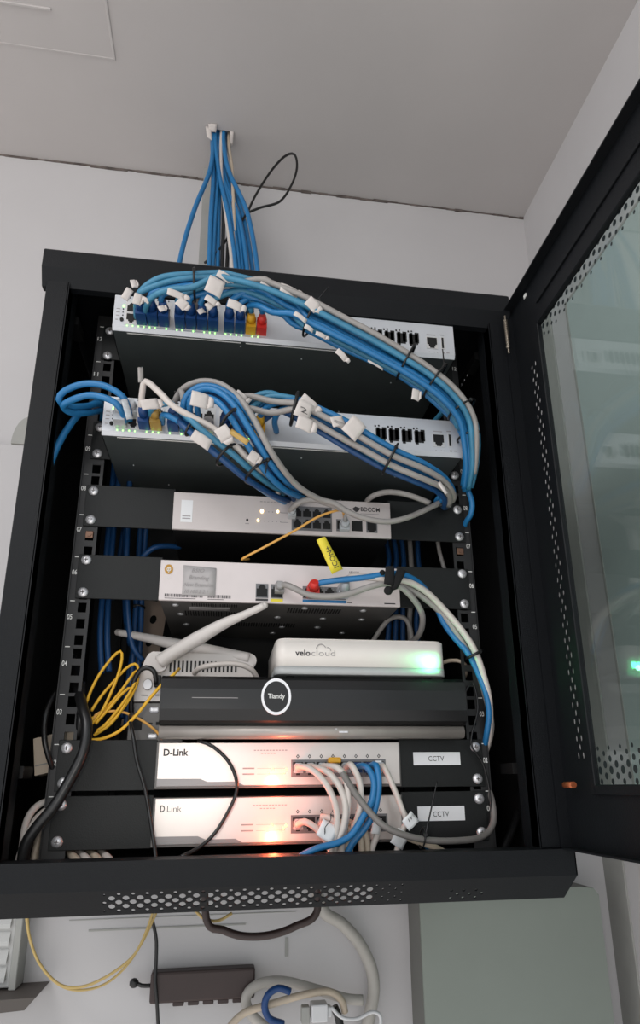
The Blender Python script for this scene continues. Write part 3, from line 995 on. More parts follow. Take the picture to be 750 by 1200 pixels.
def tie(C_, rad, label, tail=None, squash=1.0, w=1.5, T=None, mtl='tie_black', ysq=1.0):
    """cable tie: a strap loop round a bundle with a square head"""
    c = W(P(*C_) if C_[0] != 'w' else C_[1:4])
    rad *= 0.97
    T = Vector(T).normalized()
    S_ = T.cross(Vector((0, 1, 0))).normalized()
    D_ = S_.cross(T).normalized()
    pts = []
    for k in range(25):
        a = 2 * math.pi * k / 24
        p = c + S_ * math.cos(a) * rad * squash + D_ * math.sin(a) * rad * ysq
        pts.append(Vector((p.x / SX, p.y / SY, p.z / SZ)))
    m = MB().tube(pts, w, seg=6, smooth=0, cap=False)
    h = c + S_ * rad * squash * 0.35 - Vector((0, rad * .93 * ysq, 0))
    hm = Vector((h.x / SX, h.y / SY, h.z / SZ))
    m.box(hm.x - 2, hm.x + 2, hm.y - 1.5, hm.y + 1.5, hm.z - 1.7, hm.z + 1.7, 0.5)
    if tail: m.tube([hm, hm + Vector(tail) * .5, hm + Vector(tail)], [1.0, 0.9, 0.7], seg=5)
    return tag(m.build('cable_tie', mtl), label, 'cable tie')

# ---- bundle from the top switch
C1 = [(222, 338, -104), (250, 337, -108), (300, 350, -112), (350, 371, -112), (400, 396, -110), (450, 421, -106), (490, 445, -100), (521, 470, -92), (543, 500, -78), (549, 540, -60), (545, 574, -34)]
fr1 = bundle_path(C1, [15, 16, 18, 19, 18, 16.5, 16, 15, 13, 9, 6])
ORD = ('first', 'second', 'third', 'fourth', 'fifth', 'sixth', 'seventh', 'eighth', 'ninth', 'tenth', 'eleventh', 'twelfth')
zrow = a0 + 14
starts = []
for gx, cols in ((-202, (1, 2, 3)), (-142, (0, 1, 2, 3)), (-82, (0, 1, 2, 3))):
    for i in cols: starts.append((gx + 6.7 + i * 13.5, zrow))
pk = sorted(pack(15), key=lambda q: (q[0], q[1]))
pk_used = 0
order = list(range(15))
labels1 = ['blue cable whose dark blue boot is %s from the left on the top switch' % ORD[i] for i in range(11)]
labels1[9] = 'blue network cable whose yellow boot plugs into the top switch'
labels1[10] = 'blue network cable whose red boot plugs into the top switch'
for i, (x, z) in enumerate(starts):
    u, v = pk[14 - i]
    y = -63
    jf = 0.02 + (x + 190) / 150 * 0.22
    if jf < 0.02: jf = 0.02
    jn = int(jf * 100) / 100
    sp = strand(fr1, u, v, min(.45, jn + 0.10), 1.0 if i % 3 else 0.82, 2, 0.8)
    x0 = x
    pre = [Vector((x, -92, z + 1)), Vector((x + 1, -102, z + 5)), ]
    first = sp[0]
    mid = Vector((x * .55 + first.x * .45 , (-106 + first.y) / 2 - 2, max(z + 12, (z + first.z) / 2 + 6)))
    post = []
    if not i % 3: post = [Vector((226, -50, 455)), Vector((216, -10, 450)), Vector((205, 40, 448))]
    o = MB().tube(pre + [mid] + sp + post, R0, seg=9).build('network_cable', 'blue_cable' if i % 3 else 'teal_cable')
    tag(o, labels1[i], 'cable', 'network cables from the top switch')
    boot(o, x, z, -63.4, 'boot_yellow' if i == 9 else 'boot_red' if i == 10 else 'boot_blue', 32 if i < 9 else 24, up=2)
# cables from the upper row arching from the left
ups = [(160, 352, 'blue network cable arching highest from the far left jack of the top switch', 'teal_cable'), (172, 356, 'blue network cable arching low over the boots at the left of the top switch', 'teal_cable'),
       (226, 352, 'grey network cable riding on the blue bundle of the top switch', 'grey_cable'), (292, 358, 'deep blue network cable leaving the upper jacks on the right of the top bundle', 'blue_cable')]
for k, (px, py, lab, mt) in enumerate(ups):
    x = P(px, py, -90).x
    u, v = (1.15, -0.3) if k == 0 else (0.1, -1.1) if k == 1 else (0.62, -1.15) if k == 2 else (-0.75, -0.9)
    if k == 0: pre = pts_([(160, 372, -66), (160, 356, -86), (166, 340, -100), (184, 327, -108), (208, 322, -112)])
    elif k == 1: pre = pts_([(172, 372, -66), (171, 360, -92), (180, 347, -108), (200, 339, -116), (224, 337, -120)])
    elif k == 2: pre = pts_([(232, 372, -66), (230, 352, -92), (240, 338, -104), (262, 336, -112)])
    else: pre = pts_([(292, 372, -66), (290, 360, -92), (302, 358, -112), (320, 366, -120)])
    st = strand(fr1, u, v, (0.1, 0.1, 0.2, 0.3)[k], 1.0 if k != 2 else 0.97, 2, 0.5)
    o = MB().tube(pre + st, R0, seg=9).build('network_cable', mt)
    tag(o, lab, 'cable', 'network cables from the top switch')
    if k == 0:
        flag(o, 149, 345, -92, 9, 15, -25)
        flag(o, 157, 333, -98, 7, 10, 20, fold=.2)
    if k == 1:
        flag(o, 161, 351, -102, 9, 14, -8, fold=.3)
        flag(o, 171, 352, -104, 9, 5, -30)
    if k == 2:
        flag(o, 366, 357, -136, 15, 13, -38, fold=.2)
        flag(o, 338, 341, -132, 20, 12, -10, fold=.5)
# loose paper tags on the top bundle, each on the cable that carries it
cabs = [o for o in bpy.data.objects if o.get('group') == 'network cables from the top switch']
for n, (px, py, y, w, h, an, fd, ci) in enumerate([
        (206, 345, -125, 21, 9, -8, .2, 1), (213, 356, -122, 13, 13, -35, .2, 2), (252, 336, -131, 21, 23, -18, 0, 5), (262, 324, -128, 17, 11, -22, .4, 6),
        (247, 352, -126, 15, 8, -25, .3, 4), (275, 358, -131, 18, 12, -12, .2, 7), (312, 337, -130, 18, 8, -22, .3, 8), (247, 357, -122, 9, 14, -45, 0, 5),
        (362, 385, -131, 12, 6, -22, 0, 9), (400, 416, -128, 16, 8, -38, .2, 9), (487, 463, -118, 10, 15, -8, .3, 10), (190, 362, -108, 9, 8, 30, .2, 0),
        (352, 372, -134, 18, 6, -28, 0, 3), (440, 428, -126, 22, 3.0, -20, 0, 8), (236, 365, -108, 10, 7, 40, 0, 3), (376, 393, -129, 14, 6, -15, .2, 7)]):
    flag(cabs[ci], px, py, y, w * .92, h * .9, an, fold=fd)
tie((228, 334, -107), 20, 'black cable tie round the blue arch at the left of the top bundle', T=(1, 0, .05), squash=.9)
tie((365, 373, -112), 24, 'black cable tie round the middle of the top bundle', T=(1, 0, -.5), tail=(14, -3, 16), squash=.95)
tie((476, 424, -104), 24, 'black cable tie round the top bundle below the fibre cages', T=(1, 0, -.55), squash=1.0)
tie((510, 446, -98), 24, 'black cable tie hanging from the console port end of the top bundle', T=(1, 0, -.75), tail=(1, 4, 22))
tie((541, 480, -86), 20, 'black cable tie where the top bundle turns down beside the right rail', T=(.6, 0, -1))
tie((549, 512, -72), 15, 'thin black cable tie on the falling bundle beside the second switch', T=(.3, 0, -1))
cable('network_cable', [(549, 552, -40), (548, 572, -34), (553, 588, -28), (552, 602, -20), (546, 612, -6), (541, 625, 20)], R0, 'blue_cable', 'short loop of blue network cable curling round the right rail by the third switch')

# ---- second switch: left bundle
C2 = [(196, 477, -102), (215, 491, -110), (240, 512, -112), (268, 534, -106), (292, 556, -90), (312, 572, -60), (330, 584, -10), ('w', 0, 60, 350)]
fr2 = bundle_path(C2, [8, 9, 10, 10, 9, 8, 8, 8])
C4 = [(224, 488, -92), (227, 470, -104), (242, 462, -112), (262, 470, -118), (281, 492, -118), (298, 520, -112), (314, 548, -96), (332, 570, -66), (348, 584, -8), ('w', 14, 60, 350)]
fr4 = bundle_path(C4, [9, 9, 9.5, 10, 11, 11, 10, 9, 8, 8])
z2 = b0 + 14
GL2 = 'network cables from the second switch'
def jack2(g, i): return (-202, -142, -82)[g] + 6.7 + i * 13.5
def sw2cable(pre, st, post, m, label, bt=None, bx=None, r=R0):
    o = MB().tube(pts_(pre) + st + pts_(post), r, seg=9).build('network_cable', m)
    tag(o, label, 'cable', GL2)
    if bt: boot(o, bx, z2, -63.4, bt, 30, up=1)
    return o
c = sw2cable([(176, 492, -68), (179, 478, -98)], strand(fr2, -.1, -.9, .04, 1), [], 'teal_cable', 'teal-blue cable crossing in front of the second switch from its left jacks', 'boot_blue', jack2(0, 2))
flag(c, 176, 474, -112, 20, 12, 20, fold=.2)
flag(c, 236, 516, -130, 22, 12, -28)
c = sw2cable([(163, 496, -70), (165, 478, -90), (167, 458, -104), (171, 447, -112), (188, 461, -120), (206, 478, -124)], strand(fr2, -1.1, -.7, .24, 1), [], 'pale_cable', 'pale grey cable with clear plug bending down from the left of the second switch')
boot(c, jack2(0, 1), z2 + 9, -63.4, 'boot_clear', 26, 10.5, 11, up=1)
flag(c, 165, 440, -104, 6, 18, 5, mtl='grey_cable')
c = sw2cable([(206, 482, -66), (205, 470, -86), (215, 455, -98), (235, 447, -106), (258, 450, -116), (280, 466, -124), (298, 492, -128), (318, 530, -118), (345, 566, -84), (372, 584, -60), (392, 590, -54), (408, 600, -50), (430, 608, -47), (457, 611, -46), (484, 604, -44), (518, 588, -34), ('w', 222, 0, 350)], [], [], 'grey_cable', 'long grey cable arching over the second switch and sagging past the jacks of the third')
blues = [(-.9, -.5, 'blue_cable', 'blue cable outermost on the arch over the second port group of the second switch', 'boot_blue', jack2(1, 0)),
         (-.1, -.9, 'blue_cable', 'blue cable in the front middle of the left arch of the second switch', 'boot_blue', jack2(1, 1)),
         (.8, -.5, 'blue_cable', 'blue cable innermost on the left arch of the second switch', None, 0),
         (-.3, .5, 'deep_cable', 'deep blue cable at the back of the left arch of the second switch', None, 0)]
bl = []
for u, v, m, lab, bt_, bx_ in blues: bl.append(sw2cable([(228 + 5 * u, 496, -68)], strand(fr4, u, v, .03, 1), [], m, lab, bt_, bx_))
flag(bl[0], 234, 469, -126, 19, 17, -6, fold=.1)
flag(bl[1], 262, 508, -134, 15, 15, -55, fold=.1)
flag(bl[0], 280, 512, -136, 6, 24, -128, mtl='boot_gold')
flag(bl[2], 297, 536, -122, 11, 12, -30, fold=.3)
boot(bl[3], jack2(1, 3), z2, -63.4, 'boot_grey', 16, up=1)
c = sw2cable([(190, 496, -68), (192, 486, -96)], strand(fr2, .6, .2, .1, 1), [], 'blue_cable', 'blue cable with a gold plug beside the clear plugs of the second switch', 'boot_gold', jack2(0, 3))
c = sw2cable([(206, 498, -66), (206, 488, -92)], strand(fr2, .9, -.3, .16, 1), [], 'deep_cable', 'deep blue cable beneath the pale one on the left of the second switch')
c = sw2cable([(222, 496, -66), (216, 478, -92), (214, 462, -100)], [], [(211, 458, -98)], 'grey_cable', 'short grey tail with plug in the second port group of the second switch')
tie((223, 502, -112), 9, 'small black cable tie on the teal cable of the second switch', T=(1, 0, -.6))
tie((270, 492, -118), 16, 'black cable tie with long head on the left bundle of the second switch', T=(1, 0, -.9), tail=(-10, -4, -12), w=1.8)
tie((266, 533, -106), 16, 'black cable tie hooked under the left bundle of the second switch', T=(1, 0, -1))
tie((306, 552, -94), 22, 'black cable tie at the lower end of the left bundle above the third switch', T=(1, 0, -1.4), tail=(-2, 4, -12))
# ---- second switch: right bundle
C3 = [(345, 476, -112), (372, 491, -114), (400, 506, -112), (430, 523, -108), (460, 540, -102), (490, 553, -94), (514, 566, -78), (524, 580, -56), (518, 590, -30), ('w', 222, 10, 348)]
fr3 = bundle_path(C3, [13, 15, 16, 16, 16, 15, 12, 9, 7, 6])
specs = [([(286, 502, -66), (292, 482, -92), (308, 468, -104), (325, 464, -110)], -.8, -.2, 'teal_cable', 'boot_blue', jack2(2, 0), 'teal-blue cable highest in the right bundle of the second switch'),
         ([(300, 503, -66), (305, 488, -92), (318, 474, -108)], -.45, -.7, 'blue_cable', 'boot_blue', jack2(2, 1), 'blue cable from the second dark boot of the third port group'),
         ([(324, 506, -66), (322, 492, -92), (330, 480, -106)], -.2, .3, 'blue_cable', 'boot_yellow', jack2(2, 3), 'blue cable whose yellow boot plugs into the second switch'),
         ([(276, 468, -96), (292, 464, -106), (318, 470, -114)], .15, -.9, 'grey_cable', None, 0, 'grey cable with torn paper end lying along the right bundle of the second switch'),
         ([(268, 478, -92), (290, 478, -104), (318, 484, -114)], .75, -.6, 'grey_cable', None, 0, 'lower grey cable edging the right bundle of the second switch'),
         ([(300, 503, -66), (306, 486, -88), (325, 470, -100)], -.9, .4, 'blue_cable', None, 0, 'blue cable behind the tags of the right bundle of the second switch'),
         ([(287, 502, -66), (290, 474, -90), (305, 462, -98), (325, 463, -102)], .4, .1, 'teal_cable', None, 0, 'teal-blue cable buried in the right bundle of the second switch'),
         ([(287, 502, -66), (298, 480, -88), (318, 470, -98)], -.3, -.2, 'blue_cable', None, 0, 'blue cable in the core of the right bundle of the second switch'),
         ([(300, 503, -66), (312, 490, -88), (328, 482, -98)], .8, .2, 'deep_cable', None, 0, 'deep blue cable along the underside of the right bundle of the second switch')]
cc = []
for pre, u, v, m, bt, bx, lab in specs: cc.append(sw2cable(pre, strand(fr3, u, v, .04, 1), [], m, lab, bt, bx))
flag(cc[3], 281, 466, -112, 14, 12, -35, fold=.8)
flag(cc[0], 362, 472, -131, 20, 10, -35, fold=.3)
flag(cc[1], 356, 481, -134, 18, 20, -20, txt='2')
flag(cc[4], 357, 497, -134, 18, 15, -15, fold=.1)
flag(cc[2], 415, 502, -131, 20, 22, -38)
flag(cc[7], 396, 494, -128, 16, 12, 20)
flag(cc[5], 519, 572, -94, 5, 16, 35)
tie((345, 479, -112), 18, 'black cable tie at the left end of the right bundle of the second switch', T=(1, 0, -.2), squash=1.1, w=2.0)
tie((457, 538, -103), 20, 'black cable tie round the middle of the right bundle of the second switch', T=(1, 0, -.5))
tie((518, 588, -34), 10, 'black cable tie where the right bundle ends above the third switch', T=(.5, .5, -.6), w=2.2)
# ---- blue loops at the far left of the second switch
c = cable('network_cable', [(152, 492, -66), (150, 478, -84), (143, 464, -96), (122, 452, -96), (98, 450, -92), (76, 458, -84), (69, 468, -76), (78, 476, -64), (100, 476, -46), (118, 474, -20), ('w', -236, 20, 432)], R0 + .2, 'blue_cable', 'upper blue cable looping left out of the clear plug of the second switch', 'blue loops at the left rail')
boot(c, jack2(0, 0), z2 + 4, -63.4, 'boot_clear', 30, 12.5, 22, up=2)
flag(c, 149, 480, -100, 7, 24, 18, mtl='boot_clear')
cable('network_cable', [(146, 494, -70), (143, 482, -88), (132, 470, -96), (108, 463, -92), (86, 468, -86), (74, 476, -72), (84, 484, -58), (104, 484, -40), (120, 482, -10), ('w', -238, 24, 424)], R0 + .2, 'blue_cable', 'lower blue cable looping left out of the clear plug of the second switch', 'blue loops at the left rail')
cable('network_cable', [(124, 470, 10), (112, 472, -16), (94, 484, -34), (78, 504, -40), (66, 526, -42), (58, 548, -40), (50, 575, -30), ('w', -286, 0, 240)], R0 + .4, 'blue_cable', 'blue cable dropping from the left loops behind the front post')

# ---- cables at the third device
c = cable('network_cable', [(341, 600, -12), (342, 596, -26), (352, 588, -36), (368, 586, -38), (384, 590, -42), (410, 600, -48)], R0 + .2, 'grey_cable', 'grey cable plugged into the first upper jack of the third switch')
boot(c, P(342, 602, -12).x, P(342, 602, -12).z, -7.4, 'boot_clear', 18, 9.5, 9)
cable('network_cable', [(428, 592, 10), (434, 583, -16), (450, 577, -26), (470, 578, -30), (490, 584, -34), (504, 590, -38)], R0, 'grey_cable', 'short grey arch behind the top edge of the third switch')
c = cable('fibre_cable', [(403, 606, -20), (402, 600, -30), (396, 598, -36), (372, 606, -36), (345, 622, -30), (310, 641, -18), (284, 655, -6), ('w', -40, 20, 277)], 1.5, 'orange_fibre', 'thin orange fibre lead slanting down from the third switch to behind the router')
fp_ = P(403, 617, -8)
boot(c, fp_.x, fp_.z, -7.4, 'boot_clear', 14, 12, 12, 'fibre_plug')
f2 = P(404, 606, -26)
MB().cyl((fp_.x, -18, fp_.z + 2), (f2.x, -30, f2.z), 3.4, 2.2).build('plug_tail', 'boot_grey', c)

# ---- cables at the router
c = cable('network_cable', [(327, 688, -14), (334, 685, -26), (346, 690, -30), (362, 697, -32), (385, 699, -34), (408, 696, -36), (432, 688, -38), (452, 684, -38), (470, 688, -34), (486, 704, -24), (495, 722, -8), (492, 742, 20), (480, 755, 60)], R0 + .2, 'grey_cable', 'grey cable sagging across the front of the router under the velcro strap')
bb = P(327, 690, -8)
boot(c, bb.x, bb.z, -7.4, 'boot_grey', 18, 11, 11)
c = cable('network_cable', [(368, 686, -22), (376, 683, -30), (395, 680, -36), (425, 677, -40), (452, 673, -40), (472, 673, -34), (492, 684, -22), (508, 704, -14), (520, 730, -8), (533, 748, -12), (548, 765, -20), (560, 788, -24), (570, 815, -24), (573, 838, -18), (570, 862, -6), (566, 885, 16)], R0, 'blue_cable', 'blue cable with red boot running from the router down the right rail')
rb_ = P(364, 694, -8)
boot(c, rb_.x + 2, rb_.z + 1, -7.4, 'boot_red', 24, 14, 14, up=4)
c = cable('network_cable', [(402, 693, -14), (402, 684, -26), (412, 676, -34), (436, 677, -38), (456, 680, -38), (478, 682, -32), (500, 694, -22), (522, 716, -14), (542, 740, -18), (556, 762, -24), (566, 790, -26), (573, 820, -22), (574, 850, -10), (570, 876, 8), (560, 895, 30)], R0 + .5, 'pale_cable', 'thick pale cable falling from the router down the right rail')
cb_ = P(401, 694, -8)
boot(c, cb_.x, cb_.z, -7.4, 'boot_clear', 24, 14, 14, up=5)
fx = MB()
q0, q1, q2, q3 = P(371, 633, -58), P(381, 629, -58), P(402, 667, -44), P(389, 673, -44)
fx.sheet(q3, q2, q1, q0, 0.5, 5, 2.0, 0.15)
fo = fx.build('label_flag', 'yellow_flag', c)
tx_ = MB()
tmp = MB().text('ICON+', 0, 0, 0, 1.0, 4.0)
ax_ = (q0 - q3); ay_ = (q2 - q3)
for f_ in tmp.bm.faces:
    vs2 = []
    for v in f_.verts:
        p = q3 + ax_ * (0.1 + v.co.x / 4.0 * 0.62) + ay_ * (0.72 - v.co.z * 0.42) + Vector((0, -2.6, 0))
        vs2.append(tx_._v(p))
    tx_.bm.faces.new(vs2)
tmp.bm.free()
tx_.build('lettering', 'dark_print', fo)
cable('network_cable', [(456, 678, -34), (476, 688, -26), (498, 702, -18), (520, 722, -10), (540, 750, -14), (556, 778, -18), (568, 812, -16), (576, 850, -6), (570, 880, 16)], R0, 'grey_cable', 'grey cable tucked under the thick pale one on the right rail')
vb = MB()
vb.sheet(P(450, 684, -50), P(462, 688, -50), P(462, 664, -50), P(452, 664, -50), 1.6, 4, 1.5, .2)
vb.sheet(P(456, 694, -50), P(466, 690, -50), P(476, 670, -47), P(466, 664, -47), 1.6, 4, 1.5, .2)
vb.ball(P(455, 692, -52), 5.5)
vb.ball(P(448, 671, -44), 3.5)
tag(vb.build('velcro_strap', 'velcro_black'), 'black velcro strap gathering the router cables at its right corner', 'strap')
tie((556, 767, -22), 11, 'black cable tie holding the cables beside the gateway box', T=(.5, 0, -1), w=1.8)
cable('network_cable', [('w', 190, 60, 168), (528, 774, 20), (545, 779, 10), ('w', 236, 22, 158)], 2.4, 'beige_cable', 'beige lead leaving the right end of the white gateway box')

# ---- leads at the two desktop switches
GD = 'pale leads from the desktop switches'
def dj(i): return 19.5 + i * 13.4
d1z, d2z = 50.8 + 16, 2.5 + 16
def dcable(i, dz, L, m, label, g=GD, r=R0):
    o = MB().tube([Vector((dj(i), -16, dz)), Vector((dj(i), -26, dz + 1))] + pts_(L), r, seg=9).build('network_cable', m)
    tag(o, label, 'cable', g)
    boot(o, dj(i), dz, -8.5, 'boot_clear' if m != 'blue_cable' else 'boot_blue', 14, 10, 9)
    return o
dcable(0, d1z, [(364, 901, -40), (380, 916, -46), (392, 940, -48), (395, 962, -46), (392, 984, -44), (386, 1004, -42), (384, 1018, -40)], 'pale_cable', 'pale lead from the first jack of the upper desktop switch, arching widest')
dcable(1, d1z, [(384, 905, -42), (398, 922, -46), (405, 945, -48), (402, 970, -46), (392, 994, -42), (388, 1018, -38)], 'pale_cable', 'pale lead from the second jack of the upper desktop switch')
dcable(2, d1z, [(396, 900, -42), (406, 916, -46), (408, 942, -46), (404, 968, -42), (400, 994, -38), (402, 1018, -34)], 'pale_cable', 'pale lead from the third jack of the upper desktop switch')
dcable(4, d1z, [(412, 897, -40), (421, 915, -44), (423, 940, -44), (418, 962, -40), (412, 975, -36), (410, 1000, -34), (412, 1018, -32)], 'pale_cable', 'pale lead from the fifth jack of the upper desktop switch')
c = dcable(3, d1z, [(400, 904, -44), (415, 928, -50), (432, 950, -54), (450, 968, -58), (475, 979, -56), (505, 985, -50), (540, 985, -40), (566, 980, -26), (578, 964, -14), (577, 940, -4), (570, 915, 10), (568, 890, 20)], 'dark_grey_cable', 'dark grey cable with yellow plug sweeping right below the taped name labels')
MB().box(dj(3) - 7, dj(3) + 7, -24, -12, d1z + 4, d1z + 9, 1).build('yellow_clip', 'boot_yellow', c)
dcable(5, d1z, [(430, 899, -38), (438, 915, -42), (436, 938, -46), (425, 958, -50), (412, 978, -52), (395, 988, -54), (372, 994, -56), (352, 1004, -54), (340, 1016, -46)], 'blue_cable', 'blue lead from the sixth jack sweeping left over the bottom lip')
dcable(6, d1z, [(441, 897, -38), (444, 920, -42), (439, 950, -44), (428, 970, -42), (412, 990, -40), (402, 1012, -36)], 'blue_cable', 'blue lead from the seventh jack dropping straight behind the lip')
c = dcable(7, d1z, [(452, 903, -34), (462, 925, -36), (471, 948, -38), (476, 962, -38), (470, 978, -38), (462, 1010, -34)], 'pale_cable', 'pale lead from the last jack with a paper tag reading W1', r=R0 - .3)
flag(c, 481, 962, -46, 16, 13, 38, mtl='tape_white', txt='W1')
flag(c, 469, 983, -44, 16, 17, -32, mtl='tape_white')
MB().box(dj(7) - 6, dj(7) + 1, -17, -16, d1z - 5, d1z + 6).build('number_sleeve', 'tape_white', c)
dcable(0, d2z, [(358, 963, -34), (370, 970, -38), (380, 982, -38), (388, 998, -36), (392, 1018, -34)], 'pale_cable', 'pale lead from the first jack of the lowest switch')
c = dcable(2, d2z, [(378, 957, -34), (390, 961, -38), (396, 975, -38), (394, 992, -36), (396, 1018, -34)], 'pale_cable', 'pale lead from the third jack of the lowest switch carrying a white tag')
flag(c, 384, 974, -48, 18, 19, 60, mtl='tape_white', txt='N')
dcable(3, d2z, [(402, 964, -30), (410, 976, -34), (406, 992, -34), (412, 1018, -30)], 'beige_cable', 'beige lead from the fourth jack of the lowest switch')
dcable(4, d2z, [(414, 966, -30), (422, 980, -32), (424, 1000, -30), (424, 1018, -28)], 'beige_cable', 'beige lead from the fifth jack of the lowest switch')
dcable(5, d2z, [(426, 970, -28), (430, 986, -28), (432, 1018, -26)], 'beige_cable', 'beige lead from the sixth jack of the lowest switch')
c = dcable(6, d2z, [(440, 962, -26), (443, 975, -28), (436, 995, -26), (436, 1018, -24)], 'pale_cable', 'pale lead from the seventh jack of the lowest switch')
flag(c, 441, 968, -36, 10, 16, -10, mtl='tape_white')
cable('network_cable', [(466, 978, -42), (490, 986, -38), (512, 994, -34), (530, 1004, -30)], R0, 'beige_cable', 'beige lead lying beside the tagged lead at the bottom right')
cable('network_cable', [(486, 984, -30), (505, 994, -26), (520, 1004, -24)], R0, 'blue_cable', 'short piece of blue cable below the lower name label')
tie((495, 982, -46), 11, 'thin black cable tie on the dark grey cable below the name labels', T=(1, 0, -.2), tail=(16, 0, 44), w=1.0)

# ---- black power leads
cable('power_cable', [(232, 868, -14), (248, 874, -22), (266, 890, -24), (276, 910, -26), (277, 928, -26), (268, 950, -26), (252, 976, -28), (232, 994, -32), (212, 1004, -40)], 1.9, 'black_cable', 'thin black wire crossing both pale desktop switches')
cable('power_cable', [('w', -170, 20, 118), (152, 842, -2), (156, 862, -16), (160, 890, -18), (170, 925, -18), (177, 965, -20), (182, 1000, -26), (184, 1018, -30)], 2.0, 'black_cable', 'thin black wire down the left ends of the desktop switches')
cable('power_cable', [(84, 770, 50), (91, 806, 14), (97, 830, -14), (102, 850, -24), (98, 880, -28), (84, 910, -30), (64, 944, -32), (44, 968, -32), (30, 990, -30), (26, 1018, -26)], 5.8, 'black_cable', 'thick black power cord crossing the left rail', seg=14)
cable('power_cable', [(96, 800, 20), (94, 840, 0), (92, 866, 10)], 4.2, 'black_cable', 'short length of black cord inside the left rail above the desktop switches')
cable('power_cable', [(66, 810, 10), (54, 835, -6), (52, 865, -8), (58, 890, -4), (66, 910, 10)], 3.0, 'black_cable', 'black cord bowing round the cream adapter')
cable('power_cable', [P(183, 800, 24)[:], ] and [(183, 802, 24), (182, 790, 20), (176, 783, 18), (166, 784, 20), (158, 796, 24), (154, 815, 28), (154, 840, 34)], 3.0, 'black_cable', 'black power lead arching from the white wireless router')
for k, (L, lab) in enumerate([([(58, 938, 10), (44, 944, 0), (32, 960, -8), (27, 985, -14), (24, 1015, -18)], 'outer pale cable curving out behind the left rail'),
                  ([(56, 948, 4), (44, 958, -4), (34, 975, -10), (24, 1000, -14), (20, 1015, -16)], 'inner pale cable curving out behind the left rail'),
                  ([(52, 965, 14), (44, 985, 8), (38, 1015, 4)], 'beige cable dropping behind the thick black cord'),
                  ([(56, 970, 18), (50, 990, 12), (46, 1015, 8)], 'innermost beige cable beside the foot of the left rail')]):
    cable('network_cable', L, 3.6, 'pale_cable' if k < 2 else 'beige_cable', lab, 'pale cables behind the left rail')
for k in range(4):
    cable('network_cable', [(70 + k * 13, 985, 70), (78 + k * 13, 996, 30), (88 + k * 13, 1006, -6), (98 + k * 13, 1018, -34)], 4.0, 'pale_cable' if k % 2 else 'beige_cable',
          '%s pale cable on the cabinet floor from the left' % ORD[k], 'pale cables lying on the cabinet floor')
cable('power_cable', [(605, 905, 100), (610, 935, 60), (603, 965, 30), (588, 1000, 10)], 4.5, 'black_cable', 'black cord bowed in the right side gap of the cabinet')
cable('power_cable', [(600, 880, 140), (616, 925, 110), (606, 970, 70), (590, 1004, 40)], 4.0, 'black_cable', 'second black cord deeper in the right side gap')
cable('power_cable', [(545, 812, -16), (554, 760 + 40, -14), (560, 830, -16), (552, 870, -14), (566, 895, -10), (574, 930, -8), (575, 965, -8)], 1.2, 'black_cable', 'thin black thread down the right ears of the desktop switches')

# ---- yellow fibre loops
GY = 'yellow fibre leads coiled at the left'
cable('fibre_cable', [(101, 824, 10), (108, 806, 14), (118, 788, 18), (132, 770, 22), (141, 763, 24), (143, 772, 24), (138, 792, 20), (130, 812, 16), (118, 836, 12), (106, 850, 8), (102, 862, 6)], 1.7, 'yellow_fibre', 'yellow fibre lead making the topmost loop of the coil', GY)
cable('fibre_cable', [(107, 833, 12), (120, 814, 18), (134, 798, 22), (148, 783, 26), (158, 778, 28), (162, 784, 28), (158, 800, 24), (148, 818, 20), (130, 842, 14), (112, 860, 8)], 1.7, 'yellow_fibre', 'yellow fibre lead making the middle loop of the coil', GY)
cable('fibre_cable', [(106, 843, 10), (122, 832, 16), (140, 812, 22), (153, 794, 26), (160, 786, 30), (161, 800, 28), (150, 822, 22), (134, 842, 16), (114, 856, 8)], 1.7, 'yellow_fibre', 'yellow fibre lead making the inner loop of the coil', GY)
cable('fibre_cable', [(104, 867, 2), (118, 866, -2), (138, 858, -4), (158, 840, -8), (176, 818, -12), (192, 800, -18), (204, 790, -22), (208, 786, 0), (210, 784, 20)], 1.8, 'yellow_fibre', 'yellow fibre lead running up to the white wireless router', GY)
cable('fibre_cable', [(104, 858, 8), (112, 838, 12), (124, 834, 16), (142, 834, 20), (158, 840, 24), (172, 848, 22), (184, 858, 14), (190, 866, 6)], 1.6, 'orange_fibre', 'orange-yellow fibre lead trailing to the recorder', GY)
cable('fibre_cable', [(112, 848, 10), (128, 830, 16), (144, 812, 20), (154, 806, 24), (146, 826, 20), (130, 848, 14), (110, 862, 8)], 1.7, 'yellow_fibre', 'yellow fibre lead making the smallest loop of the coil', GY)
# pale lead on the wireless router
cable('network_cable', [(228, 789, 30), (234, 783, 16), (252, 779, 8), (276, 778, 6), (294, 784, 10), (302, 796, 20)], 3.2, 'pale_cable', 'pale lead looping over the slots of the wireless router')
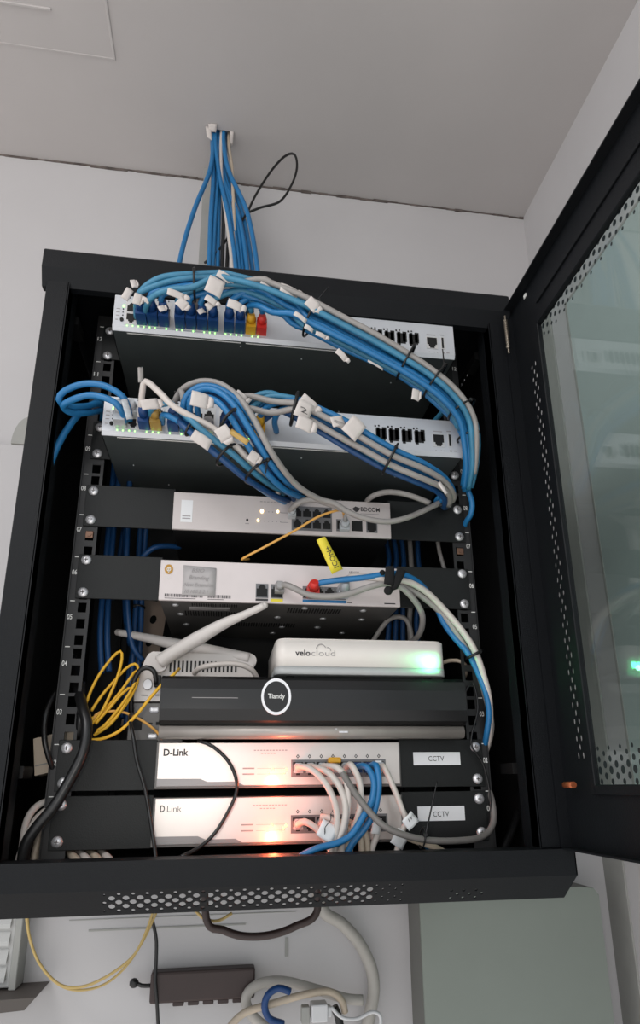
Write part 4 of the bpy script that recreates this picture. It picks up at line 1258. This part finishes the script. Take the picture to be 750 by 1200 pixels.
# ---- blue cables deep inside
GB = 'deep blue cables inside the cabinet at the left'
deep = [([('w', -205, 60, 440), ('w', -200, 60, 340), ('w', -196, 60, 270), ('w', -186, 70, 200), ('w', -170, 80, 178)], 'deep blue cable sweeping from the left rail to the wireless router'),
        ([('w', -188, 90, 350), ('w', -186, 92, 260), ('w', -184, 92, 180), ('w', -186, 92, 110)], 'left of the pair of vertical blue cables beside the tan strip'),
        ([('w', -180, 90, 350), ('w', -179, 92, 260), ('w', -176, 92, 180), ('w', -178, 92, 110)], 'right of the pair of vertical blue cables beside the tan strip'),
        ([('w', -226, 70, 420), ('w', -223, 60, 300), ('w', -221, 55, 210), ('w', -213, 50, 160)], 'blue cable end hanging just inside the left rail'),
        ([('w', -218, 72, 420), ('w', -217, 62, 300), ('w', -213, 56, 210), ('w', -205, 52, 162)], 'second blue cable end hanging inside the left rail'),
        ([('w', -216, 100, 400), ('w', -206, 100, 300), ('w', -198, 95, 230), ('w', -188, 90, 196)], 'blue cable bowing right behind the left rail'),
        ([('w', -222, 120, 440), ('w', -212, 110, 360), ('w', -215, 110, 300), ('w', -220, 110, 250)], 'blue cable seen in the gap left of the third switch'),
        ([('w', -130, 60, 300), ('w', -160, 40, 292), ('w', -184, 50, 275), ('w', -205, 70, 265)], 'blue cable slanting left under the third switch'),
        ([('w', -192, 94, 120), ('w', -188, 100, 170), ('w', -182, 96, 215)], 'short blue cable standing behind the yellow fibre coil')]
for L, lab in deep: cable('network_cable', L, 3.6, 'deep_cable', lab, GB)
tie(('w', -183, 92, 238), 9, 'black cable tie on the vertical pair of blue cables inside the cabinet', T=(0, .1, 1))
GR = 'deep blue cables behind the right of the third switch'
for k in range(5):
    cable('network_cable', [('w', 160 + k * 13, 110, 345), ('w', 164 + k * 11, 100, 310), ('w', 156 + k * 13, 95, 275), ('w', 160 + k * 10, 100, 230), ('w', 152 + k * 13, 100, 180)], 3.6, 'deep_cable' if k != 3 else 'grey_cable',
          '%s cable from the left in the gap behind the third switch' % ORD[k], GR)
cable('network_cable', [('w', 216, 40, 345), ('w', 218, 36, 300), ('w', 228, 34, 262)], 2.8, 'grey_cable', 'thin grey cable slanting behind the right rail under the third switch')
cable('network_cable', [('w', 128, 80, 200), ('w', 150, 60, 225), ('w', 172, 50, 222), ('w', 182, 60, 190)], 3.2, 'grey_cable', 'grey cable looping in the dark behind the gateway box')
# copper cage nuts on the rails
for x, z in ((-232.5, 290), (233, 289)):
    m = MB().box(x - 4.5, x + 4.5, -2.2, -0.1, z - 3.6, z + 3.6, 0.6)
    m.cyl((x, -2, z), (x, -3.2, z), 2.6)
    tag(m.build('cage_nut', 'nut_bronze'), 'copper-coloured cage nut in the %s rail under the third switch' % ('left' if x < 0 else 'right'), 'cage nut')

# ---------------------------------------------------------------- cables from the ceiling
GC = 'blue cables dropping from the ceiling hole'
drops = [((250, 165), (246, 200), (228, 245), (212, 300), 'blue_cable', 'lone blue cable bowing furthest left of the ceiling drop'),
         ((249, 165), (250, 210), (247, 255), (245, 312), 'blue_cable', 'leftmost straight blue cable of the ceiling drop'),
         ((253, 165), (255, 210), (252, 255), (249, 312), 'blue_cable', 'second straight blue cable of the ceiling drop'),
         ((256, 165), (257, 210), (256, 260), (255, 312), 'blue_cable', 'third straight blue cable of the ceiling drop'),
         ((252, 163), (258, 210), (268, 255), (276, 315), 'blue_cable', 'blue cable crossing the middle of the ceiling drop'),
         ((255, 163), (262, 210), (272, 255), (280, 316), 'blue_cable', 'bright blue cable at the heart of the ceiling drop'),
         ((260, 163), (264, 205), (276, 250), (284, 316), 'blue_cable', 'blue cable right of the heart of the ceiling drop'),
         ((264, 165), (266, 205), (284, 250), (296, 318), 'blue_cable', 'second blue cable from the right of the ceiling drop'),
         ((262, 163), (268, 200), (290, 250), (302, 318), 'blue_cable', 'rightmost blue cable of the ceiling drop'),
         ((258, 163), (262, 210), (280, 255), (290, 318), 'blue_cable', 'third blue cable from the right of the ceiling drop'),
         ((257, 168), (261, 215), (262, 260), (260, 312), 'black_cable', 'black cable running down inside the blue ceiling drop'),
         ((262, 170), (265, 215), (268, 262), (266, 314), 'black_cable', 'second black cable inside the blue ceiling drop'),
         ((259, 170), (260, 215), (266, 262), (272, 314), 'pale_cable', 'thin white cable inside the blue ceiling drop'),
         ((268, 168), (272, 200), (274, 250), (276, 314), 'beige_cable', 'beige cable on the right edge of the ceiling hole')]
for k, (a, b, c_, d, m, lab) in enumerate(drops):
    yy = 268 + (k % 4) * 6
    top = P(a[0], a[1], yy); top.z = CZ + 20
    pts = [top, P(a[0], a[1] + 3, yy), P(b[0], b[1], yy - 10), P(c_[0], c_[1], yy - 30), P(d[0], d[1], yy - 45)]
    e = pts[-1].copy(); e.z = 579
    v_ = pts[-1] - pts[-2]
    e.x += v_.x * .8
    pts.append((pts[-1] + e) / 2 + Vector((v_.x * .1, 0, 0)))
    pts.append(e)
    o = MB().tube(pts, 4.6 if m == 'blue_cable' else 3.6, seg=9).build('ceiling_cable', m)
    tag(o, lab, 'cable', GC)
cable('wire', [(240, 308, 240), (254, 296, 242), (272, 272, 244), (288, 252, 246), (300, 228, 246), (318, 200, 246), (334, 183, 246), (345, 181, 246), (348, 196, 246), (342, 216, 246), (328, 236, 246), (306, 243, 246), (291, 249, 246)], 2.4, 'black_cable', 'black wire looping out to the right of the ceiling drop')

# ---------------------------------------------------------------- things on the wall
m = MB().box(-1400, -420, 366, 380, -60, 548, 1.0)
tag(m.build('wall_board', 'wall_paint'), 'pale board on the wall at the far left of the cabinet', 'board')
m = MB()
c_ = P(32, 523, 372)
m.prism([(c_.x + 26 * math.cos(math.radians(a)), 548 + 46 * math.sin(math.radians(a))) for a in range(0, 181, 12)], 1, 362, 379)
tag(m.build('wall_plate', 'trim_grey'), 'rounded grey plate peeping over the pale board at the far left', 'plate')
t = thing('louvre_vent', -390, 350, -180, 'white louvred vent unit at the lower left edge', 'vent')
a_ = P(20, 1100, 350)
MB().box(-520, a_.x - 2, 345, 380, -172, -108 + 30, 1.5).build('casing', 'louvre_white', t)
sl = MB()
for k in range(4): sl.prism([(345, -92 - k * 19), (345, -104 - k * 19), (338, -108 - k * 19), (338, -103 - k * 19)], 0, -520, a_.x - 8)
sl.build('louvres', 'louvre_white', t)
MB().box(a_.x - 2, a_.x + 8, 340, 380, -174, -76, 1).build('end_frame', 'trim_grey', t)
m = MB().prism([(-520, -176), (P(52, 1155, 345).x, -174), (P(40, 1166, 345).x, -186), (-520, -194)], 1, 300, 379)
tag(m.build('wall_shelf', 'shelf_dark'), 'dark slanted ledge under the louvred vent', 'shelf')
# grey-green cabinet lower right
t = thing('wall_cupboard', 400, 350, -600, 'grey-green cupboard on the wall under the rack at lower right', 'cupboard')
cpts = [(247, -700), (551, -700), (551, -92), (543, -84), (520, -82), (247, -82)]
MB().prism(cpts, 1, 317, 379).build('body', 'cabinet_side', t)
MB().prism([(248, -700), (551, -700), (551, -92), (543, -84), (520, -82), (248, -82)], 1, 314, 317).build('door', 'cabinet_green', t)
# black power strip box
t = thing('power_strip', -84, 370, -200, 'dark power supply box hanging on the wall below the cabinet', 'power supply')
m = MB().box(-160, -5, 350, 374, -199, -165, 3, 2)
m.build('body', 'power_brown', t)
m = MB()
for k in range(5): m.box(-126 + k * 22, -110 + k * 22, 352, 372, -203, -198, 1)
m.build('sockets', 'power_brown', t)
m = MB().tube(pts_([(178, 1155, 362), (166, 1155, 362), (160, 1152, 362)]), 3, seg=8)
m.ball(P(157, 1152, 362), 7)
m.build('plug', 'black_cable', t)
cable('power_cable', [(178, 1076, 340), (183, 1100, 345), (183, 1125, 348), (182, 1150, 346), (184, 1175, 350), (186, 1215, 360)], 2.6, 'black_cable', 'thin black cord falling past the power supply box')
cable('power_cable', [('w', -84, 200, -22), (242, 1078, 200), (262, 1090, 200), (285, 1097, 200), (315, 1096, 200), (345, 1086, 200), (372, 1066, 200), ('w', 60, 200, -22)], 5.0, 'power_brown', 'thick dark cable hanging in a shallow arc under the cabinet')
cable('fibre_cable', [(32, 1070, 300), (34, 1095, 300), (44, 1125, 300), (62, 1148, 300), (80, 1157, 300), (105, 1154, 300), (135, 1138, 300), (158, 1118, 300), (172, 1090, 300), (180, 1066, 300)], 2.0, 'dull_yellow', 'upper of the two yellow leads sagging under the cabinet')
cable('fibre_cable', [(30, 1070, 310), (36, 1105, 310), (52, 1138, 310), (75, 1157, 310), (100, 1160, 310), (125, 1152, 310), (148, 1132, 310), (168, 1102, 310), (184, 1068, 310)], 1.7, 'dull_yellow', 'lower of the two yellow leads sagging under the cabinet')
cable('fibre_cable', [(228, 1066, 210), (240, 1077, 210), (256, 1079, 210), (272, 1070, 210)], 2.0, 'dull_yellow', 'short yellow lead peeping under the lip of the cabinet')
cable('conduit', [('w', 86, 352, -60), (378, 1066, 352), (400, 1082, 354), (420, 1104, 356), (434, 1132, 358), (438, 1160, 358), (432, 1195, 358), (424, 1230, 360)], 9.5, 'conduit_grey', 'thick grey flexible conduit curving down the wall', cat='conduit', seg=14)
cable('hose', [(330, 1215, 340), (300, 1195, 340), (288, 1172, 342), (300, 1155, 344), (330, 1150, 346), (372, 1160, 346), (405, 1170, 346), (425, 1172, 346)], 7.5, 'conduit_grey', 'thick grey hose coiled left of the blue cable loop', cat='hose', seg=14)
cable('hose', [(262, 1212, 325), (285, 1188, 322), (320, 1176, 320), (355, 1166, 320), (385, 1162, 322), (400, 1172, 328), (404, 1186, 334)], 5.2, 'beige_cable', 'beige hose passing through the blue cable loop', cat='hose', seg=12)
cable('blue_lead', [(340, 1162, 312), (326, 1158, 310), (314, 1166, 308), (310, 1180, 308), (316, 1194, 310), (332, 1200, 314)], 5.0, 'boot_blue', 'thick royal blue lead bent in a ring at the bottom', seg=12)
t = thing('power_adapter', 110, 330, -260, 'white plug adapter at the bottom edge below the cabinet', 'power adapter')
c0 = P(372, 1180, 318)
MB().box(c0.x - 10, c0.x + 14, 306, 330, c0.z - 14, c0.z + 5, 2, 2).build('body', 'plastic_white', t)
MB().box(c0.x + 14, c0.x + 20, 310, 326, c0.z - 10, c0.z + 1, 1).build('cap', 'plastic_white', t)
MB().box(c0.x - 24, c0.x - 12, 312, 326, c0.z - 16, c0.z + 2, 1).build('grey_plug', 'trim_grey', t)
c1 = P(396, 1190, 330)
MB().tube([(c1.x - 6, 330, c1.z + 10), (c1.x, 330, c1.z), (c1.x + 4, 330, c1.z - 14)], 6).build('black_plug', 'black_cable', t)
cable('network_cable', [(388, 1180, 312), (400, 1192, 312), (418, 1194, 314), (436, 1186, 316), (446, 1192, 318), (444, 1215, 320)], 2.6, 'plastic_white', 'thin white lead trailing right from the white adapter')
# cracks and joints in the wall plaster below
m = MB()
m.box(-260, -20, 378.6, 380.2, -121, -119).box(-290, 60, 378.8, 380.2, -108, -107).box(43, 48, 378.6, 380.2, -160, -138)
struct(m.build('trim_4', 'trim_grey'))

for o in bpy.data.objects:
    if '_o' in o: del o['_o']
